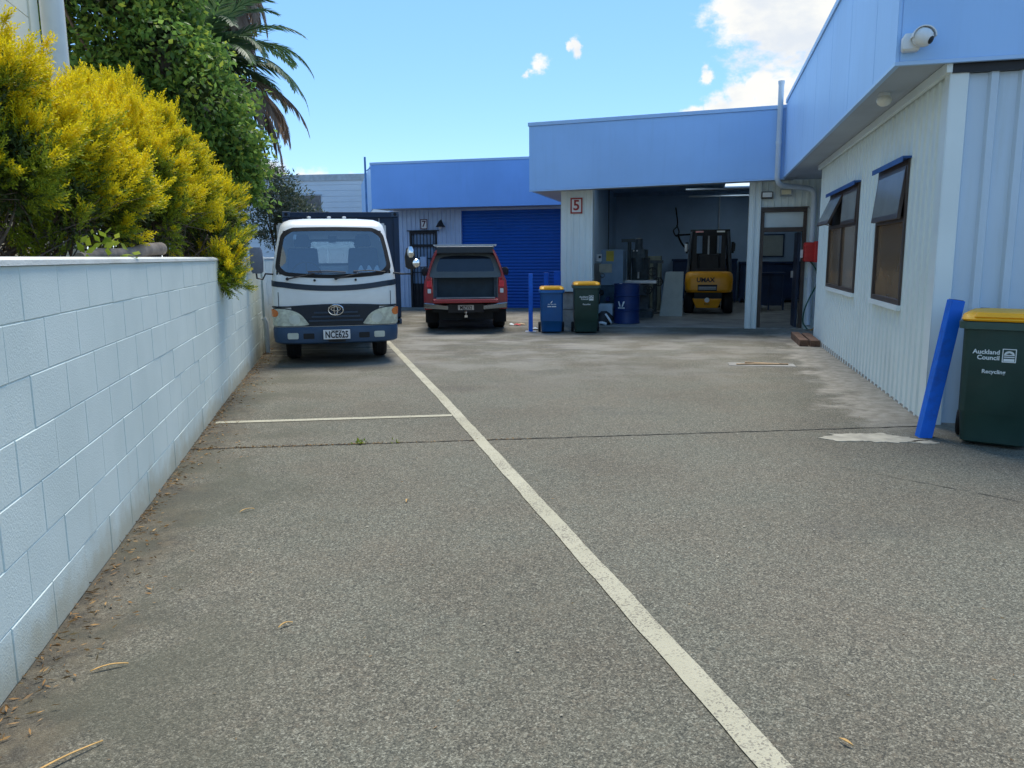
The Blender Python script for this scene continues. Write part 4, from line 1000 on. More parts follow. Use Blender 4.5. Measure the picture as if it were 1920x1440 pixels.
# ------------------------------------------------------------------ wheelie bins
def wheelie_bin(label, loc, rotz, H, W, D, bodym, rimm, lidm, big=True):
    b = thing('wheelie_bin', label, 'bin', loc, rotz, group='wheelie bins')
    k = H / 1.06; hb = H * .87; wb = W * .80; db = D * .72
    m = MB(); m.rloft([(.02, wb / 2 - .02, db / 2 - .02, .04, 0, .02), (.035, wb / 2, db / 2, .05, 0, .02), (hb * .28, wb / 2 + .012, db / 2 + .02, .05, 0, .01), (hb * .30, wb / 2 + .02, db / 2 + .03, .05, 0, .005), (hb, W / 2 - .028, D / 2 - .05, .06, 0, -.01), (hb + .01, W / 2 - .028, D / 2 - .05, .06, 0, -.01)], 6)
    bo = m.build('body', bodym, b, smooth=True)
    m = MB(); m.rloft([(hb - .005, W / 2 - .03, D / 2 - .05, .06, 0, -.01), (hb, W / 2, D / 2 - .02, .07, 0, -.01), (hb + .05, W / 2 + .004, D / 2 - .016, .07, 0, -.01), (hb + .055, W / 2 - .02, D / 2 - .03, .06, 0, -.01)], 6); m.build('rim', rimm, b, smooth=True)
    lz = hb + .058
    m = MB(); m.rloft([(lz, W / 2 - .02, D / 2 - .02, .06, 0, -.012), (lz + .012, W / 2 - .012, D / 2 - .012, .06, 0, -.012), (lz + .045, W / 2 - .018, D / 2 - .03, .06, 0, 0), (lz + .062, W / 2 - .05, D / 2 - .08, .06, 0, .02), (lz + .068, W / 2 - .11, D / 2 - .14, .05, 0, .03)], 6)
    lo = m.build('lid', lidm, b, smooth=True)
    MB().rloft([(lz + .03, W * .33, .035, .02, 0, -D / 2 + .04), (lz + .062, W * .30, .03, .02, 0, -D / 2 + .055)], 4).build('lid_grip', lidm, lo, smooth=True)
    m = MB(); m.tube([(-W * .40, D / 2 + .03, hb + .02), (W * .40, D / 2 + .03, hb + .02)], .016, 10)
    for x in (-W * .36, 0, W * .36): m.box(x - .015, x + .015, D / 2 - .05, D / 2 + .03, hb + .005, hb + .035)
    m.build('handle', rimm, b, smooth=True)
    for x in (-W * .30, W * .28): MB().box(x - .028, x + .028, D / 2 - .06, D / 2 + .04, lz + .02, lz + .06).build('hinge_lug', 'dark', lo)
    for sg in (-1, 1):
        wm = MB(); wm.lathe([(.06, -.022), (.095, -.025), (.10, -.012), (.10, .012), (.095, .025), (.06, .022)], (sg * (wb / 2 + .035), db / 2 - .02, .10), 'X', 20); wo = wm.build('wheel', 'rubber', b, smooth=True)
        MB().lathe([(.055, -.02), (.055, .02)], (sg * (wb / 2 + .035), db / 2 - .02, .10), 'X', 14).build('hub', 'black', wo)
    MB().cyl((-wb / 2, db / 2 - .02, .10), (wb / 2, db / 2 - .02, .10), .012, n=8).build('axle', 'steel', b)
    return b, bo, hb, db, D


def fsurf(hb, db, D):
    def y_at(z): return -(db / 2 + .03) + .005 - ((D / 2 - .05 + .01) - (db / 2 + .025)) * max(0, (z - hb * .30) / (hb * .70))
    return y_at


def council_print(bo, hb, db, D, s=1.0, cz=.74, ox=0.0):
    ya = fsurf(hb, db, D); slope = math.atan(((D / 2 - .04) - (db / 2 + .025)) / (hb * .7))
    rot = (R(90) + slope, 0, 0); f = lambda x, z: (x + ox, ya(z) - .004, z)
    text('Auckland', .046 * s, 'print', bo, f(-.055 * s, cz + .02 * s), rot, bold=.001)
    text('Council', .046 * s, 'print', bo, f(-.040 * s, cz - .022 * s), rot, bold=.001)
    text('Recycling', .040 * s, 'print', bo, f(0, cz - .125 * s), rot, bold=.0008)
    sf = lambda a, b, o: (a, ya(b) - .003 - o, b)
    c = (.09 * s + ox, cz)
    MB().sring(rrect(c[0], c[1], .044 * s, .050 * s, .003), rrect(c[0], c[1], .038 * s, .044 * s, .003), sf, .001).build('print_border', 'print', bo)
    wv = MB()
    for j, (dz, hh) in enumerate(((-.032, .010), (-.010, .004), (.004, .0035))): wv.spatch(rrect(c[0], c[1] + dz * s, .034 * s, hh * s, .002), sf, .001, 1, False)
    ar = [(c[0] + .032 * s * math.cos(R(a)), c[1] + .008 * s + .026 * s * math.sin(R(a))) for a in range(0, 181, 12)] + [(c[0] + .022 * s * math.cos(R(a)), c[1] + .008 * s + .015 * s * math.sin(R(a))) for a in range(180, -1, -12)]
    wv.spatch(ar, sf, .001, 1, False)
    wv.build('print_emblem', 'print', bo)


b, bo, hb, db, D = wheelie_bin('dark green bin with yellow lid cut by the right edge of the frame', (3.635, 5.76, 0), R(-36), 1.005, .53, .58, 'bingreen', 'bingreenrim', 'yellow')
council_print(bo, hb, db, D, .98, .69, -.025)
b, bo, hb, db, D = wheelie_bin('dark green bin with yellow lid in front of the number 5 pillar', (1.48, 15.62, gz(15.6)), R(-2), 1.02, .545, .66, 'bingreen', 'bingreenrim', 'yellow')
council_print(bo, hb, db, D, 1.0, .70)
b, bo, hb, db, D = wheelie_bin('blue bin with yellow lid between the thin blue post and the green bin', (.80, 15.68, gz(15.6)), R(-1), .92, .50, .56, 'binblue', 'binbluerim', 'yellow')
ya = fsurf(hb, db, D); sf = lambda a, b_, o: (a, ya(b_) - .003 - o, b_)
MB().spatch(chaikin([(-.03, .585), (.0, .60), (.02, .65), (-.015, .625)], 2), sf, .001, 1, False).build('print_leaf', 'print', bo)
m = MB()
for x0, x1, z in ((-.08, -.03, .575), (-.02, .03, .573), (.035, .085, .575)): m.spatch(rrect((x0 + x1) / 2, z, (x1 - x0) / 2, .005, .002), sf, .001, 1, False)
for x0, x1, z in ((-.085, -.01, .53), (0, .085, .53)): m.spatch(rrect((x0 + x1) / 2, z, (x1 - x0) / 2, .010, .003), sf, .001, 1, False)
m.build('print_lines', 'print', bo)

# ------------------------------------------------------------------ blue posts
lp = thing('steel_post', 'tall blue steel post leaning to the right at the corner of the white wing', 'post', (3.215, 5.97, 0), 0)
m = MB(); ax = Matrix.Rotation(R(9.0), 3, 'Y'); ang = R(38)
a = .062
rg = [(a * math.cos(ang + R(90) * k) * 1.1, a * math.sin(ang + R(90) * k) * 1.1) for k in range(4)]
m.rings([[tuple(ax @ Vector((u, v, z))) for u, v in rg] for z in (-.02, 1.075)]); m.build('square_tube', 'bluepost', lp, bevel=.005)
m = MB(); rg2 = [(u * .8, v * .8) for u, v in rg]; m.rings([[tuple(ax @ Vector((u, v, z))) for u, v in rg2] for z in (1.07, 1.079)]); m.build('open_end', 'dark', lp)
lp = thing('steel_post', 'thin upright blue post standing left of the blue bin', 'post', (.39, 15.87, gz(15.87)), 0)
MB().box(-.042, .042, -.042, .042, -.02, 1.17).build('square_tube', 'bluepost', lp, bevel=.004)
MB().box(-.11, .11, -.11, .11, -.01, .012).build('base_plate', 'steel', lp)
for (px, py, hgt, wd, lab) in ((.80, 17.9, 1.17, .10, 'blue post just behind the blue bin, left of the pair'), (1.06, 18.0, 1.20, .16, 'wider blue post behind the blue bin, against the pillar')):
    lp = thing('steel_post', lab, 'post', (px, py, gz(py)), -TH)
    MB().box(-wd / 2, wd / 2, -.05, .05, -.02, hgt).build('square_tube', 'bluepost', lp, bevel=.005)
    MB().box(-wd / 2 - .05, wd / 2 + .05, -.1, .1, -.01, .012).build('base_plate', 'steel', lp)

# ------------------------------------------------------------------ signs, lamps, camera
s5 = bthing('number_sign', 'white sign with a red number 5 on the pillar', 'sign', -2.745, 16.97, 2.47)
MB().box(-2.875, -2.615, 16.955, 16.968, 2.305, 2.635).build('plate', 'signwhite', s5)
m = MB().box(-2.875, -2.615, 16.949, 16.954, 2.605, 2.635).box(-2.875, -2.615, 16.949, 16.954, 2.305, 2.335).box(-2.875, -2.845, 16.949, 16.954, 2.335, 2.605).box(-2.645, -2.615, 16.949, 16.954, 2.335, 2.605); m.build('border', 'signred', s5)
text('5', .30, 'signred', s5, (-2.745, 16.950, 2.47), (R(90), 0, 0), bold=.006)
s7 = bthing('number_sign', 'white sign with a dark slanted number 7 above the barred door', 'sign', -8.95, 24.45, 2.46)
MB().box(-9.07, -8.83, 24.44, 24.455, 2.30, 2.62).build('plate', 'signwhite', s7)
m = MB().box(-9.07, -8.83, 24.434, 24.439, 2.592, 2.62).box(-9.07, -8.83, 24.434, 24.439, 2.30, 2.328).box(-9.07, -9.042, 24.434, 24.439, 2.328, 2.592).box(-8.858, -8.83, 24.434, 24.439, 2.328, 2.592); m.build('border', 'signdark', s7)
text('7', .27, 'signdark', s7, (-8.95, 24.434, 2.46), (R(90), 0, 0), bold=.006)
wl = bthing('wall_lamp', 'dark bell-shaped wall lamp beside the number 7 sign', 'lamp', -8.33, 24.44, 2.42)
m = MB(); m.lathe([(.02, 2.56), (.06, 2.53), (.10, 2.44), (.155, 2.36), (.15, 2.355), (.02, 2.45)], (-8.33, 24.28, 0), n=18); m.build('shade', 'black', wl, smooth=True)
MB().tube([(-8.33, 24.46, 2.50), (-8.33, 24.36, 2.58), (-8.33, 24.28, 2.56)], .015, 8).build('arm', 'black', wl, smooth=True)
MB().lathe([(.05, 2.40), (.06, 2.34), (.04, 2.30), (.005, 2.29)], (-8.33, 24.28, 0), n=14).build('bulb', 'lens', wl, smooth=True)
bx = bthing('door_box', 'small pale box hanging on the bars of the dark door', 'box', -8.98, 24.4, 1.3)
MB().box(-9.08, -8.88, 24.36, 24.48, 1.10, 1.42).build('case', 'clad7', bx, bevel=.01)
for X, z, lab, m_ in ((1.13, 2.60, 'grey floodlight above the open doorway, nearer the bay', 'steel'), (1.49, 2.645, 'cream floodlight above the open doorway, nearer the downpipe', 'cream')):
    fl = bthing('floodlight', lab, 'floodlight', X, 16.96, z, group='floodlights over the doorway')
    MB().hexa([(X - .11, 16.80, z - .07), (X + .11, 16.80, z - .07), (X + .11, 16.92, z - .09), (X - .11, 16.92, z - .09), (X - .11, 16.78, z + .04), (X + .11, 16.78, z + .04), (X + .11, 16.92, z + .06), (X - .11, 16.92, z + .06)]).build('housing', 'bronze' if m_ == 'steel' else 'steel', fl, bevel=.01)
    MB().hexa([(X - .09, 16.79, z - .06), (X + .09, 16.79, z - .06), (X + .09, 16.80, z - .06), (X - .09, 16.80, z - .06), (X - .09, 16.772, z + .03), (X + .09, 16.772, z + .03), (X + .09, 16.785, z + .03), (X - .09, 16.785, z + .03)]).build('glass', 'lens' if m_ == 'steel' else mat('creamlens', (.75, .68, .45), .2), fl)
    MB().box(X - .03, X + .03, 16.92, 16.985, z - .03, z + .03).build('bracket', 'steel', fl)
gl_ = bthing('globe_lamp', 'small white globe light under the wing soffit', 'lamp', 1.55, 8.2, 2.88)
MB().lathe([(.05, 2.885), (.055, 2.86), (.05, 2.855)], (1.55, 8.2, 0), n=16).build('base', 'white', gl_, smooth=True)
MB().lathe([(.045, 2.857), (.062, 2.84), (.068, 2.815), (.055, 2.785), (.03, 2.768), (.004, 2.763)], (1.55, 8.2, 0), n=18).build('globe', mat('globe', (.78, .76, .66), .3), gl_, smooth=True)
cc = bthing('security_camera', 'white dome security camera on the corner of the wing fascia', 'camera', 1.50, 6.98, 3.03)
m = MB(); m.rloft([(2.955, .055, .03, .015, 1.475, 6.945), (2.97, .065, .04, .02, 1.475, 6.94), (3.05, .065, .04, .02, 1.475, 6.94), (3.085, .05, .03, .02, 1.48, 6.945)], 5); m.build('mount', 'white', cc, smooth=True)
ctr = Vector((1.545, 6.86, 3.035)); m = MB(); axm = Euler((R(118), 0, R(48))).to_matrix()
prf = [(.004, .072), (.03, .066), (.052, .050), (.066, .025), (.070, 0), (.068, -.03), (.055, -.055), (.03, -.07), (.004, -.075)]
m.rings([[tuple(ctr + axm @ Vector((r * math.cos(2 * math.pi * k / 20), r * math.sin(2 * math.pi * k / 20), h_))) for k in range(20)] for r, h_ in prf]); m.build('dome', 'white', cc, smooth=True)
m = MB(); m.rings([[tuple(ctr + axm @ Vector((r * math.cos(2 * math.pi * k / 20), r * math.sin(2 * math.pi * k / 20), h_))) for k in range(20)] for r, h_ in ((.028, .062), (.030, .068), (.02, .074), (.004, .077))]); m.build('lens', 'black', cc, smooth=True)
vz = MB(); vr = []
for k in range(13):
    a_ = math.pi * (k / 12); vr.append([tuple(Vector((1.545 + r * math.cos(a_) * 1.0, 6.93 - yy, 3.035 + r * math.sin(a_) * .95))) for r, yy in ((.078, 0), (.086, .0), (.086, .11), (.078, .11))])
vz.rings(vr, True); vz.build('sun_visor', 'white', cc, smooth=True)

# ------------------------------------------------------------------ hose box, hoses, timber by the doorway
hr = bthing('hose_box', 'red plastic hose box mounted beside the doorway', 'hose box', 2.02, 16.6, 1.45)
MB().rloft([(1.26, .10, .10, .03, 1.97, 16.66), (1.28, .115, .12, .03, 1.97, 16.66), (1.62, .115, .12, .03, 1.97, 16.66), (1.64, .10, .10, .03, 1.97, 16.66)], 5).build('drum', 'redbox', hr, smooth=True)
MB().rloft([(1.25, .09, .11, .02, 2.13, 16.62), (1.66, .09, .11, .02, 2.13, 16.62)], 4).build('case', 'redbox', hr, bevel=.01)
for z in (1.34, 1.44, 1.54): MB().box(1.84, 2.10, 16.525, 16.545, z, z + .02).build('rib', 'redbox', hr)
MB().box(1.80, 1.84, 16.64, 16.72, 1.34, 1.5).build('label_plate', 'white', hr)
def hose(lab, pts, m_, r=.014):
    o = MB(); o.tube(pts, r, 8); ob = o.build('hose', m_, None, smooth=True); tag(ob, lab, 'hose'); ob.rotation_euler = (0, 0, -TH); return ob
def smooth_path(p, n=8):
    p = [Vector(q) for q in p]; out = []
    for i in range(len(p) - 1):
        p0, p1, p2, p3 = p[max(i - 1, 0)], p[i], p[i + 1], p[min(i + 2, len(p) - 1)]
        for k in range(n):
            t = k / n; out.append(.5 * ((2 * p1) + (p2 - p0) * t + (2 * p0 - 5 * p1 + 4 * p2 - p3) * t * t + (3 * p1 - p0 - 3 * p2 + p3) * t ** 3))
    return out + [p[-1]]
hose('orange hose hanging down beside the downpipe', smooth_path([(2.16, 16.62, 1.27), (2.15, 16.70, 1.0), (2.19, 16.72, .7), (2.16, 16.74, .3), (2.15, 16.74, -.02), (2.05, 16.5, -.08)]), 'orangehose')
hose('dark green hose looping across the downpipe', smooth_path([(1.98, 16.60, 1.27), (2.10, 16.62, 1.1), (2.14, 16.68, .85), (2.02, 16.72, .55), (1.93, 16.70, .3), (1.92, 16.72, .05), (1.99, 16.60, -.07)]), 'greenhose')
for (x0, x1, y0, y1, lab) in ((1.50, 1.63, 13.35, 14.75, 'dark timber block on the ground below the hose box, left one'), (1.66, 1.80, 13.30, 14.6, 'dark timber block on the ground against the wing wall, right one')):
    zz_ = gz(13.6); tb_ = MB().box(x0, x1, y0, y1, zz_ - .0, zz_ + .115); o = tb_.build('timber_block', 'timber', None, bevel=.006, loc=None); o.rotation_euler = (0, 0, -TH); tag(o, lab, 'timber')

# ------------------------------------------------------------------ inside the workshop
FZ = -.10
mat('machine0', (.06, .075, .09), .45)
mat('fork', (.85, .36, .012), .4, var=.06, coat=.2)
fk = bthing('forklift', 'yellow forklift with black overhead guard parked tail-on inside the bay', 'forklift', .06, 20.7, FZ)
fx = .06
m = MB(); m.rloft([(.46, .55, .30, .12, fx, 21.05), (.52, .59, .36, .16, fx, 21.05), (.78, .60, .38, .18, fx, 21.06), (.92, .585, .36, .18, fx, 21.08), (.97, .54, .31, .14, fx, 21.10), (.985, .45, .22, .1, fx, 21.1)], 7); cw = m.build('counterweight', 'fork', fk, smooth=True)
MB().box(fx - .27, fx + .21, 20.66, 20.75, .50, .66).build('radiator_slot', 'dark', cw)
MB().box(fx - .25, fx + .19, 20.652, 20.66, .545, .56).box(fx - .25, fx + .19, 20.652, 20.66, .59, .605).build('slot_bar', 'steel', cw)
text('UMAX', .155, 'letter', cw, (fx - .08, 20.668, .775), (R(90), 0, 0), bold=.005, xs=1.0)
m = MB().hexa([(fx - .30, 20.78, .06), (fx + .24, 20.78, .06), (fx + .24, 21.1, .06), (fx - .30, 21.1, .06), (fx - .40, 20.72, .30), (fx + .34, 20.72, .30), (fx + .34, 21.2, .30), (fx - .40, 21.2, .30)]); lc = m.build('lower_weight', 'fork', fk, bevel=.02)
MB().lathe([(.062, 20.66), (.062, 20.70), (.01, 20.70)], (fx - .03, 0, .27), 'Y', 18).build('tow_pin', 'white', lc, smooth=True)
MB().box(fx - .36, fx + .34, 20.8, 22.3, .25, .50).build('chassis', 'dark', fk)
text('FD25', .06, 'letter', lc, (fx - .03, 20.735, .16), (R(80), 0, 0))
MB().box(fx - .50, fx + .50, 21.1, 22.4, .45, .92).build('engine_cover', 'black', fk, bevel=.02)
for sg in (-1, 1):
    w_ = MB(); w_.lathe([(.17, -.11), (.27, -.12), (.30, -.08), (.30, .08), (.27, .12), (.17, .11)], (fx + sg * .50, 21.25, FZ + .30), 'X', 28); wo = w_.build('wheel', 'rubber', fk, smooth=True)
    MB().lathe([(.165, sg * .10), (.10, sg * .06), (.01, sg * .06)], (fx + sg * .50, 21.25, FZ + .30), 'X', 18).build('rim', 'fork', wo, smooth=True)
    w_ = MB(); w_.lathe([(.2, -.12), (.32, -.13), (.35, -.09), (.35, .09), (.32, .13), (.2, .12)], (fx + sg * .50, 22.75, FZ + .35), 'X', 28); w_.build('wheel', 'rubber', fk, smooth=True)
    MB().tube([(fx + sg * .54, 21.2, .95), (fx + sg * .50, 21.25, 1.5), (fx + sg * .46, 21.4, 2.0)], .042, 8).build('guard_post', 'machine0', fk, smooth=True)
    MB().tube([(fx + sg * .50, 22.5, .9), (fx + sg * .46, 22.3, 2.02)], .04, 8).build('guard_post', 'black', fk, smooth=True)
    MB().rloft([(1.50, .035, .035, .02, fx + sg * .60, 21.35), (1.70, .045, .04, .02, fx + sg * .60, 21.35)], 4).build('work_lamp', 'white' if sg < 0 else 'black', fk, smooth=True)
    MB().rloft([(1.45, .03, .06, .02, fx + sg * .61, 22.4), (1.75, .04, .07, .02, fx + sg * .61, 22.4)], 4).build('mirror', 'black', fk, smooth=True)
    MB().box(fx + sg * .15 - .05, fx + sg * .15 + .05, 23.0, 23.12, .0, 1.98).build('mast_rail', 'black', fk)
    MB().box(fx + sg * .30 - .05, fx + sg * .30 + .05, 23.2, 24.2, FZ + .02, FZ + .07).build('fork_tine', 'dark', fk)
    MB().box(fx + sg * .27 - .10, fx + sg * .27 + .10, 21.35, 21.39, 1.985, 2.025).build('tail_lamp', 'tail' if sg < 0 else 'lens', fk)
MB().box(fx - .40, fx + .36, 23.14, 23.2, .5, 1.45).build('load_backrest', 'black', fk)
for x in (fx - .12, fx + .06): MB().box(x - .07, x + .07, 22.9, 22.98, .9, 1.96).build('mast_channel', 'black', fk)
gd = MB().box(fx - .50, fx + .50, 21.38, 21.46, 2.0, 2.06).box(fx - .50, fx + .50, 22.26, 22.34, 2.0, 2.06)
for k in range(7): x = fx - .47 + k * .156; gd.box(x - .02, x + .02, 21.46, 22.26, 2.01, 2.05)
gd.box(fx - .48, fx + .48, 21.40, 21.44, 1.90, 2.0).box(fx - .45, fx - .33, 21.36, 21.42, 1.0, 1.9).box(fx + .29, fx + .41, 21.36, 21.42, 1.0, 1.9).box(fx - .46, fx + .46, 21.3, 21.4, .97, 1.06)
gd.build('overhead_guard', 'black', fk)
MB().box(fx - .28, fx + .26, 21.6, 21.75, .95, 1.42).box(fx - .28, fx + .26, 21.7, 22.15, .92, 1.08).build('seat', 'black', fk, bevel=.04, seg=3)
MB().box(fx - .06, fx + .0, 22.9, 23.0, .2, 2.1).build('lift_cylinder', 'steel', fk)

dr = bthing('oil_drum', 'dark blue steel drum with a white V mark just inside the bay', 'drum', -1.73, 17.85, FZ)
mat('drumblue', (.010, .035, .14), .4, var=.15)
prf = [(.01, FZ), (.29, FZ), (.30, FZ + .012), (.29, FZ + .03), (.285, .18), (.298, .195), (.298, .215), (.285, .23), (.285, .50), (.298, .515), (.298, .535), (.285, .55), (.285, .76), (.30, .775), (.30, .79), (.285, .79), (.27, .775), (.01, .775)]
MB().lathe(prf, (-1.73, 17.85, 0), n=36).build('shell', 'drumblue', dr, smooth=True)
def dsurf(a, b, o): t = -math.pi / 2 + a / .285 - .35; return (-1.73 + (.288 + o) * math.cos(t), 17.85 + (.288 + o) * math.sin(t), b)
m = MB()
for sg in (-1, 1): m.spatch([(sg * .01, .285), (sg * .04, .285), (sg * .085, .40), (sg * .045, .40)] if sg > 0 else [(sg * .045, .40), (sg * .085, .40), (sg * .04, .285), (sg * .01, .285)], dsurf, .002, 1, False)
m.spatch(rrect(0, .255, .08, .014, .003), dsurf, .002, 3, False); m.build('print_mark', 'print', dr)
MB().lathe([(.028, .775), (.028, .795), (.01, .795)], (-1.86, 17.75, 0), n=12).build('bung', 'white', dr)

cbx = bthing('machine_cabinet', 'blue-grey electrical machine cabinet with yellow warning sheets inside the bay', 'cabinet', -2.15, 18.6, FZ)
mat('cabgrey', (.20, .30, .40), .45, var=.08)
MB().box(-2.42, -1.90, 18.6, 19.3, .72, 1.55).build('case', 'cabgrey', cbx, bevel=.01)
MB().box(-2.45, -1.95, 18.65, 19.3, FZ, .72).build('pedestal', mat('teal', (.03, .08, .12), .5, var=.2), cbx, bevel=.02)
MB().box(-2.30, -2.12, 18.585, 18.598, 1.28, 1.52).build('warning_sheet', mat('sheetyellow', (.55, .42, .06), .6), cbx)
MB().box(-2.46, -2.16, 18.575, 18.584, 1.02, 1.22).build('notice', mat('sheetcream', (.45, .43, .33), .6), cbx)
MB().box(-2.52, -2.40, 18.54, 18.57, 1.28, 1.45).build('socket_box', 'white', cbx, bevel=.006)
MB().lathe([(.030, 18.52), (.030, 18.57)], (-2.44, 0, 1.38), 'Y', 14).build('plug', 'dark', cbx)
MB().tube([(-2.38 + .05 * math.cos(k / 12 * 6.283), 18.56, .95 + .045 * math.sin(k / 12 * 6.283)) for k in range(13)], .010, 6, False).build('ring_handle', 'chrome', cbx, smooth=True)
for k, (x, z) in enumerate(((-2.40, .55), (-2.25, .40), (-2.34, .22))): MB().lathe([(.05, 18.50), (.06, 18.55), (.06, 18.66)], (x, 0, z), 'Y', 14).build('valve', 'drumblue' if k else 'black', cbx, smooth=True)

ml = bthing('milling_machine', 'dark milling machine with round handwheels behind the blue drum', 'machine', -1.55, 19.7, FZ)
mat('machine', (.055, .075, .085), .5, var=.3, vscale=8)
MB().rloft([(FZ, .34, .38, .04, -1.6, 19.8), (.05, .34, .38, .04, -1.6, 19.8), (.10, .24, .28, .04, -1.6, 19.9), (1.05, .20, .25, .04, -1.6, 19.95), (1.35, .22, .30, .05, -1.6, 19.9)], 4).build('column', 'machine', ml, smooth=True)
MB().rloft([(1.35, .17, .45, .05, -1.6, 19.6), (1.55, .17, .45, .05, -1.6, 19.6)], 4).build('ram', 'machine', ml, smooth=True)
MB().lathe([(.10, 1.02), (.12, 1.10), (.12, 1.50), (.09, 1.60), (.09, 1.80), (.03, 1.82)], (-1.6, 19.25, 0), n=18).build('head', 'machine', ml, smooth=True)
MB().lathe([(.03, .86), (.03, 1.02)], (-1.6, 19.25, 0), n=12).build('spindle', 'steel', ml, smooth=True)
MB().box(-2.05, -1.15, 19.1, 19.45, .74, .82).build('table', 'steel', ml, bevel=.01)
MB().box(-1.80, -1.40, 19.2, 19.7, .45, .73).build('knee', 'machine', ml, bevel=.02)
for x, y, z in ((-1.12, 19.25, .78), (-1.35, 19.02, .60), (-1.25, 19.0, 1.02)):
    h_ = MB(); h_.tube([(x + .10 * math.cos(k / 16 * 6.283), y, z + .10 * math.sin(k / 16 * 6.283)) for k in range(17)], .014, 6, False); h_.tube([(x - .10, y, z), (x + .10, y, z)], .010, 6).tube([(x, y, z - .10), (x, y, z + .10)], .010, 6); h_.build('handwheel', 'black', ml, smooth=True)
for x in (-1.98, -1.90): MB().lathe([(.018, 19.0), (.018, 19.06)], (x + .28, 0, 1.52), 'Y', 10).build('switch_knob', 'white', ml)
for k, (x, y, z0, z1, r) in enumerate(((-1.95, 20.6, FZ, 1.75, .05), (-1.3, 20.9, FZ, 1.2, .06))):
    q = bthing('pipe_stand', ('slim dark upright stand left of the milling machine column', 'short dark upright stand right of the milling machine column')[k], 'stand', x, y, FZ)
    MB().cyl((x, y, z0), (x, y, z1), r, n=12).build('upright', 'machine', q, smooth=True); MB().lathe([(.2, z0), (.2, z0 + .03), (.05, z0 + .05)], (x, y, 0), n=18).build('foot', 'machine', q, smooth=True); MB().box(x - .2, x + .2, y - .05, y + .05, z1, z1 + .08).build('cross_arm', 'machine', q)
bc = bthing('tall_cupboard', 'pale olive steel cupboard left of the leaning board', 'cupboard', -1.43, 22.0, FZ)
MB().box(-1.72, -1.22, 22.0, 22.5, FZ, 1.39).build('case', mat('olive', (.20, .22, .17), .55, var=.1), bc, bevel=.01)
MB().box(-1.70, -1.475, 21.985, 21.999, FZ + .05, 1.37).build('door', 'olive', bc); MB().box(-1.465, -1.24, 21.985, 21.999, FZ + .05, 1.37).build('door', 'olive', bc)
lb = bthing('leaning_board', 'pale grey board leaning upright to the left of the forklift', 'board', -.82, 20.0, FZ)
MB().hexa([(-1.12, 20.0, FZ), (-.56, 20.0, FZ), (-.56, 20.03, FZ), (-1.12, 20.03, FZ), (-1.0, 20.25, 1.0), (-.56, 20.25, 1.0), (-.56, 20.28, 1.0), (-1.0, 20.28, 1.0)]).build('sheet', mat('board', (.42, .47, .44), .5, var=.06), lb)
MB().hexa([(-1.10, 20.28, FZ), (-.6, 20.28, FZ), (-.6, 20.31, FZ), (-1.10, 20.31, FZ), (-.96, 20.45, .96), (-.58, 20.45, .96), (-.58, 20.48, .96), (-.96, 20.48, .96)]).build('prop_frame', 'black', lb)
mat('benchblue', (.012, .035, .10), .5, var=.2, vscale=3)
for i, (x0, x1, y0, y1, z1, lab) in enumerate(((-1.1, .95, 26.0, 26.9, 1.28, 'long dark blue bench against the back wall left of the forklift'), (1.0, 3.6, 26.0, 26.9, 1.18, 'long dark blue bench against the back wall seen through the doorway'), (1.25, 2.1, 22.6, 23.3, .92, 'blue steel locker bench seen low through the doorway'))):
    wbn = bthing('workbench', lab, 'workbench', (x0 + x1) / 2, y0, FZ)
    MB().box(x0, x1, y0, y1, z1 - .06, z1).build('top', 'benchblue', wbn, bevel=.006); MB().box(x0 + .03, x1 - .03, y1 - .06, y1 - .02, FZ + .1, z1 - .06).build('back_panel', 'benchblue', wbn)
    n = 3 if i < 2 else 2
    for k in range(n + 1):
        x = x0 + .03 + (x1 - x0 - .10) * k / n; MB().box(x, x + .05, y0 + .02, y0 + .07, FZ, z1 - .06).build('leg', 'benchblue', wbn)
        if k < n: MB().box(x + .06, x + (x1 - x0 - .10) / n - .01, y0 + .03, y0 + .05, FZ + .12, z1 - .1).build('front_panel', 'benchblue', wbn)
jb = bthing('wall_jib', 'thin dark hose arm and looped cable on the back wall', 'hose arm', -.9, 26.85, 2.1)
MB().tube(smooth_path([(-1.05, 26.85, 2.95), (-.98, 26.8, 2.4), (-1.10, 26.75, 2.2), (-1.0, 26.7, 2.02), (-.92, 26.7, 2.15), (-1.0, 26.75, 2.38)]), .022, 6).build('cable', 'black', jb, smooth=True)
MB().tube([(-1.0, 26.8, 2.05), (-.3, 26.5, 2.08)], .03, 8).build('arm', 'black', jb, smooth=True); MB().tube(smooth_path([(-.95, 26.7, 2.05), (-.8, 26.6, 1.75), (-.5, 26.5, 1.45)]), .03, 8).build('strut', 'black', jb, smooth=True)
MB().tube([(.34, 26.93, 3.5), (.34, 26.93, 1.3)], .025, 8).build('drop_conduit', 'pipe', jb)
bw_ = bthing('inner_window', 'pale window panel at the back seen through the doorway', 'window', 1.98, 24.6, 1.4)
MB().box(1.60, 2.40, 26.94, 26.99, 1.32, 2.05).build('frame', 'benchblue', bw_); MB().box(1.64, 2.36, 26.92, 26.938, 1.36, 2.01).build('pane', 'board', bw_)
rb = bthing('rag_bag', 'black and white plastic rag bag slumped between green bin and drum', 'bag', -2.2, 17.35, FZ)
m = MB(); rgs = []
for z, r, dx in ((FZ, .17, 0), (FZ + .05, .22, 0), (.06, .20, .02), (.14, .13, .03), (.20, .06, .03)):
    rgs.append([(-2.2 + dx + r * (1 + .15 * math.sin(3 * a_ * .3927 + z * 20)) * math.cos(a_ * .3927), 17.35 + r * .7 * math.sin(a_ * .3927), z) for a_ in range(16)])
m.rings(rgs); m.build('bag', 'black', rb, smooth=True)
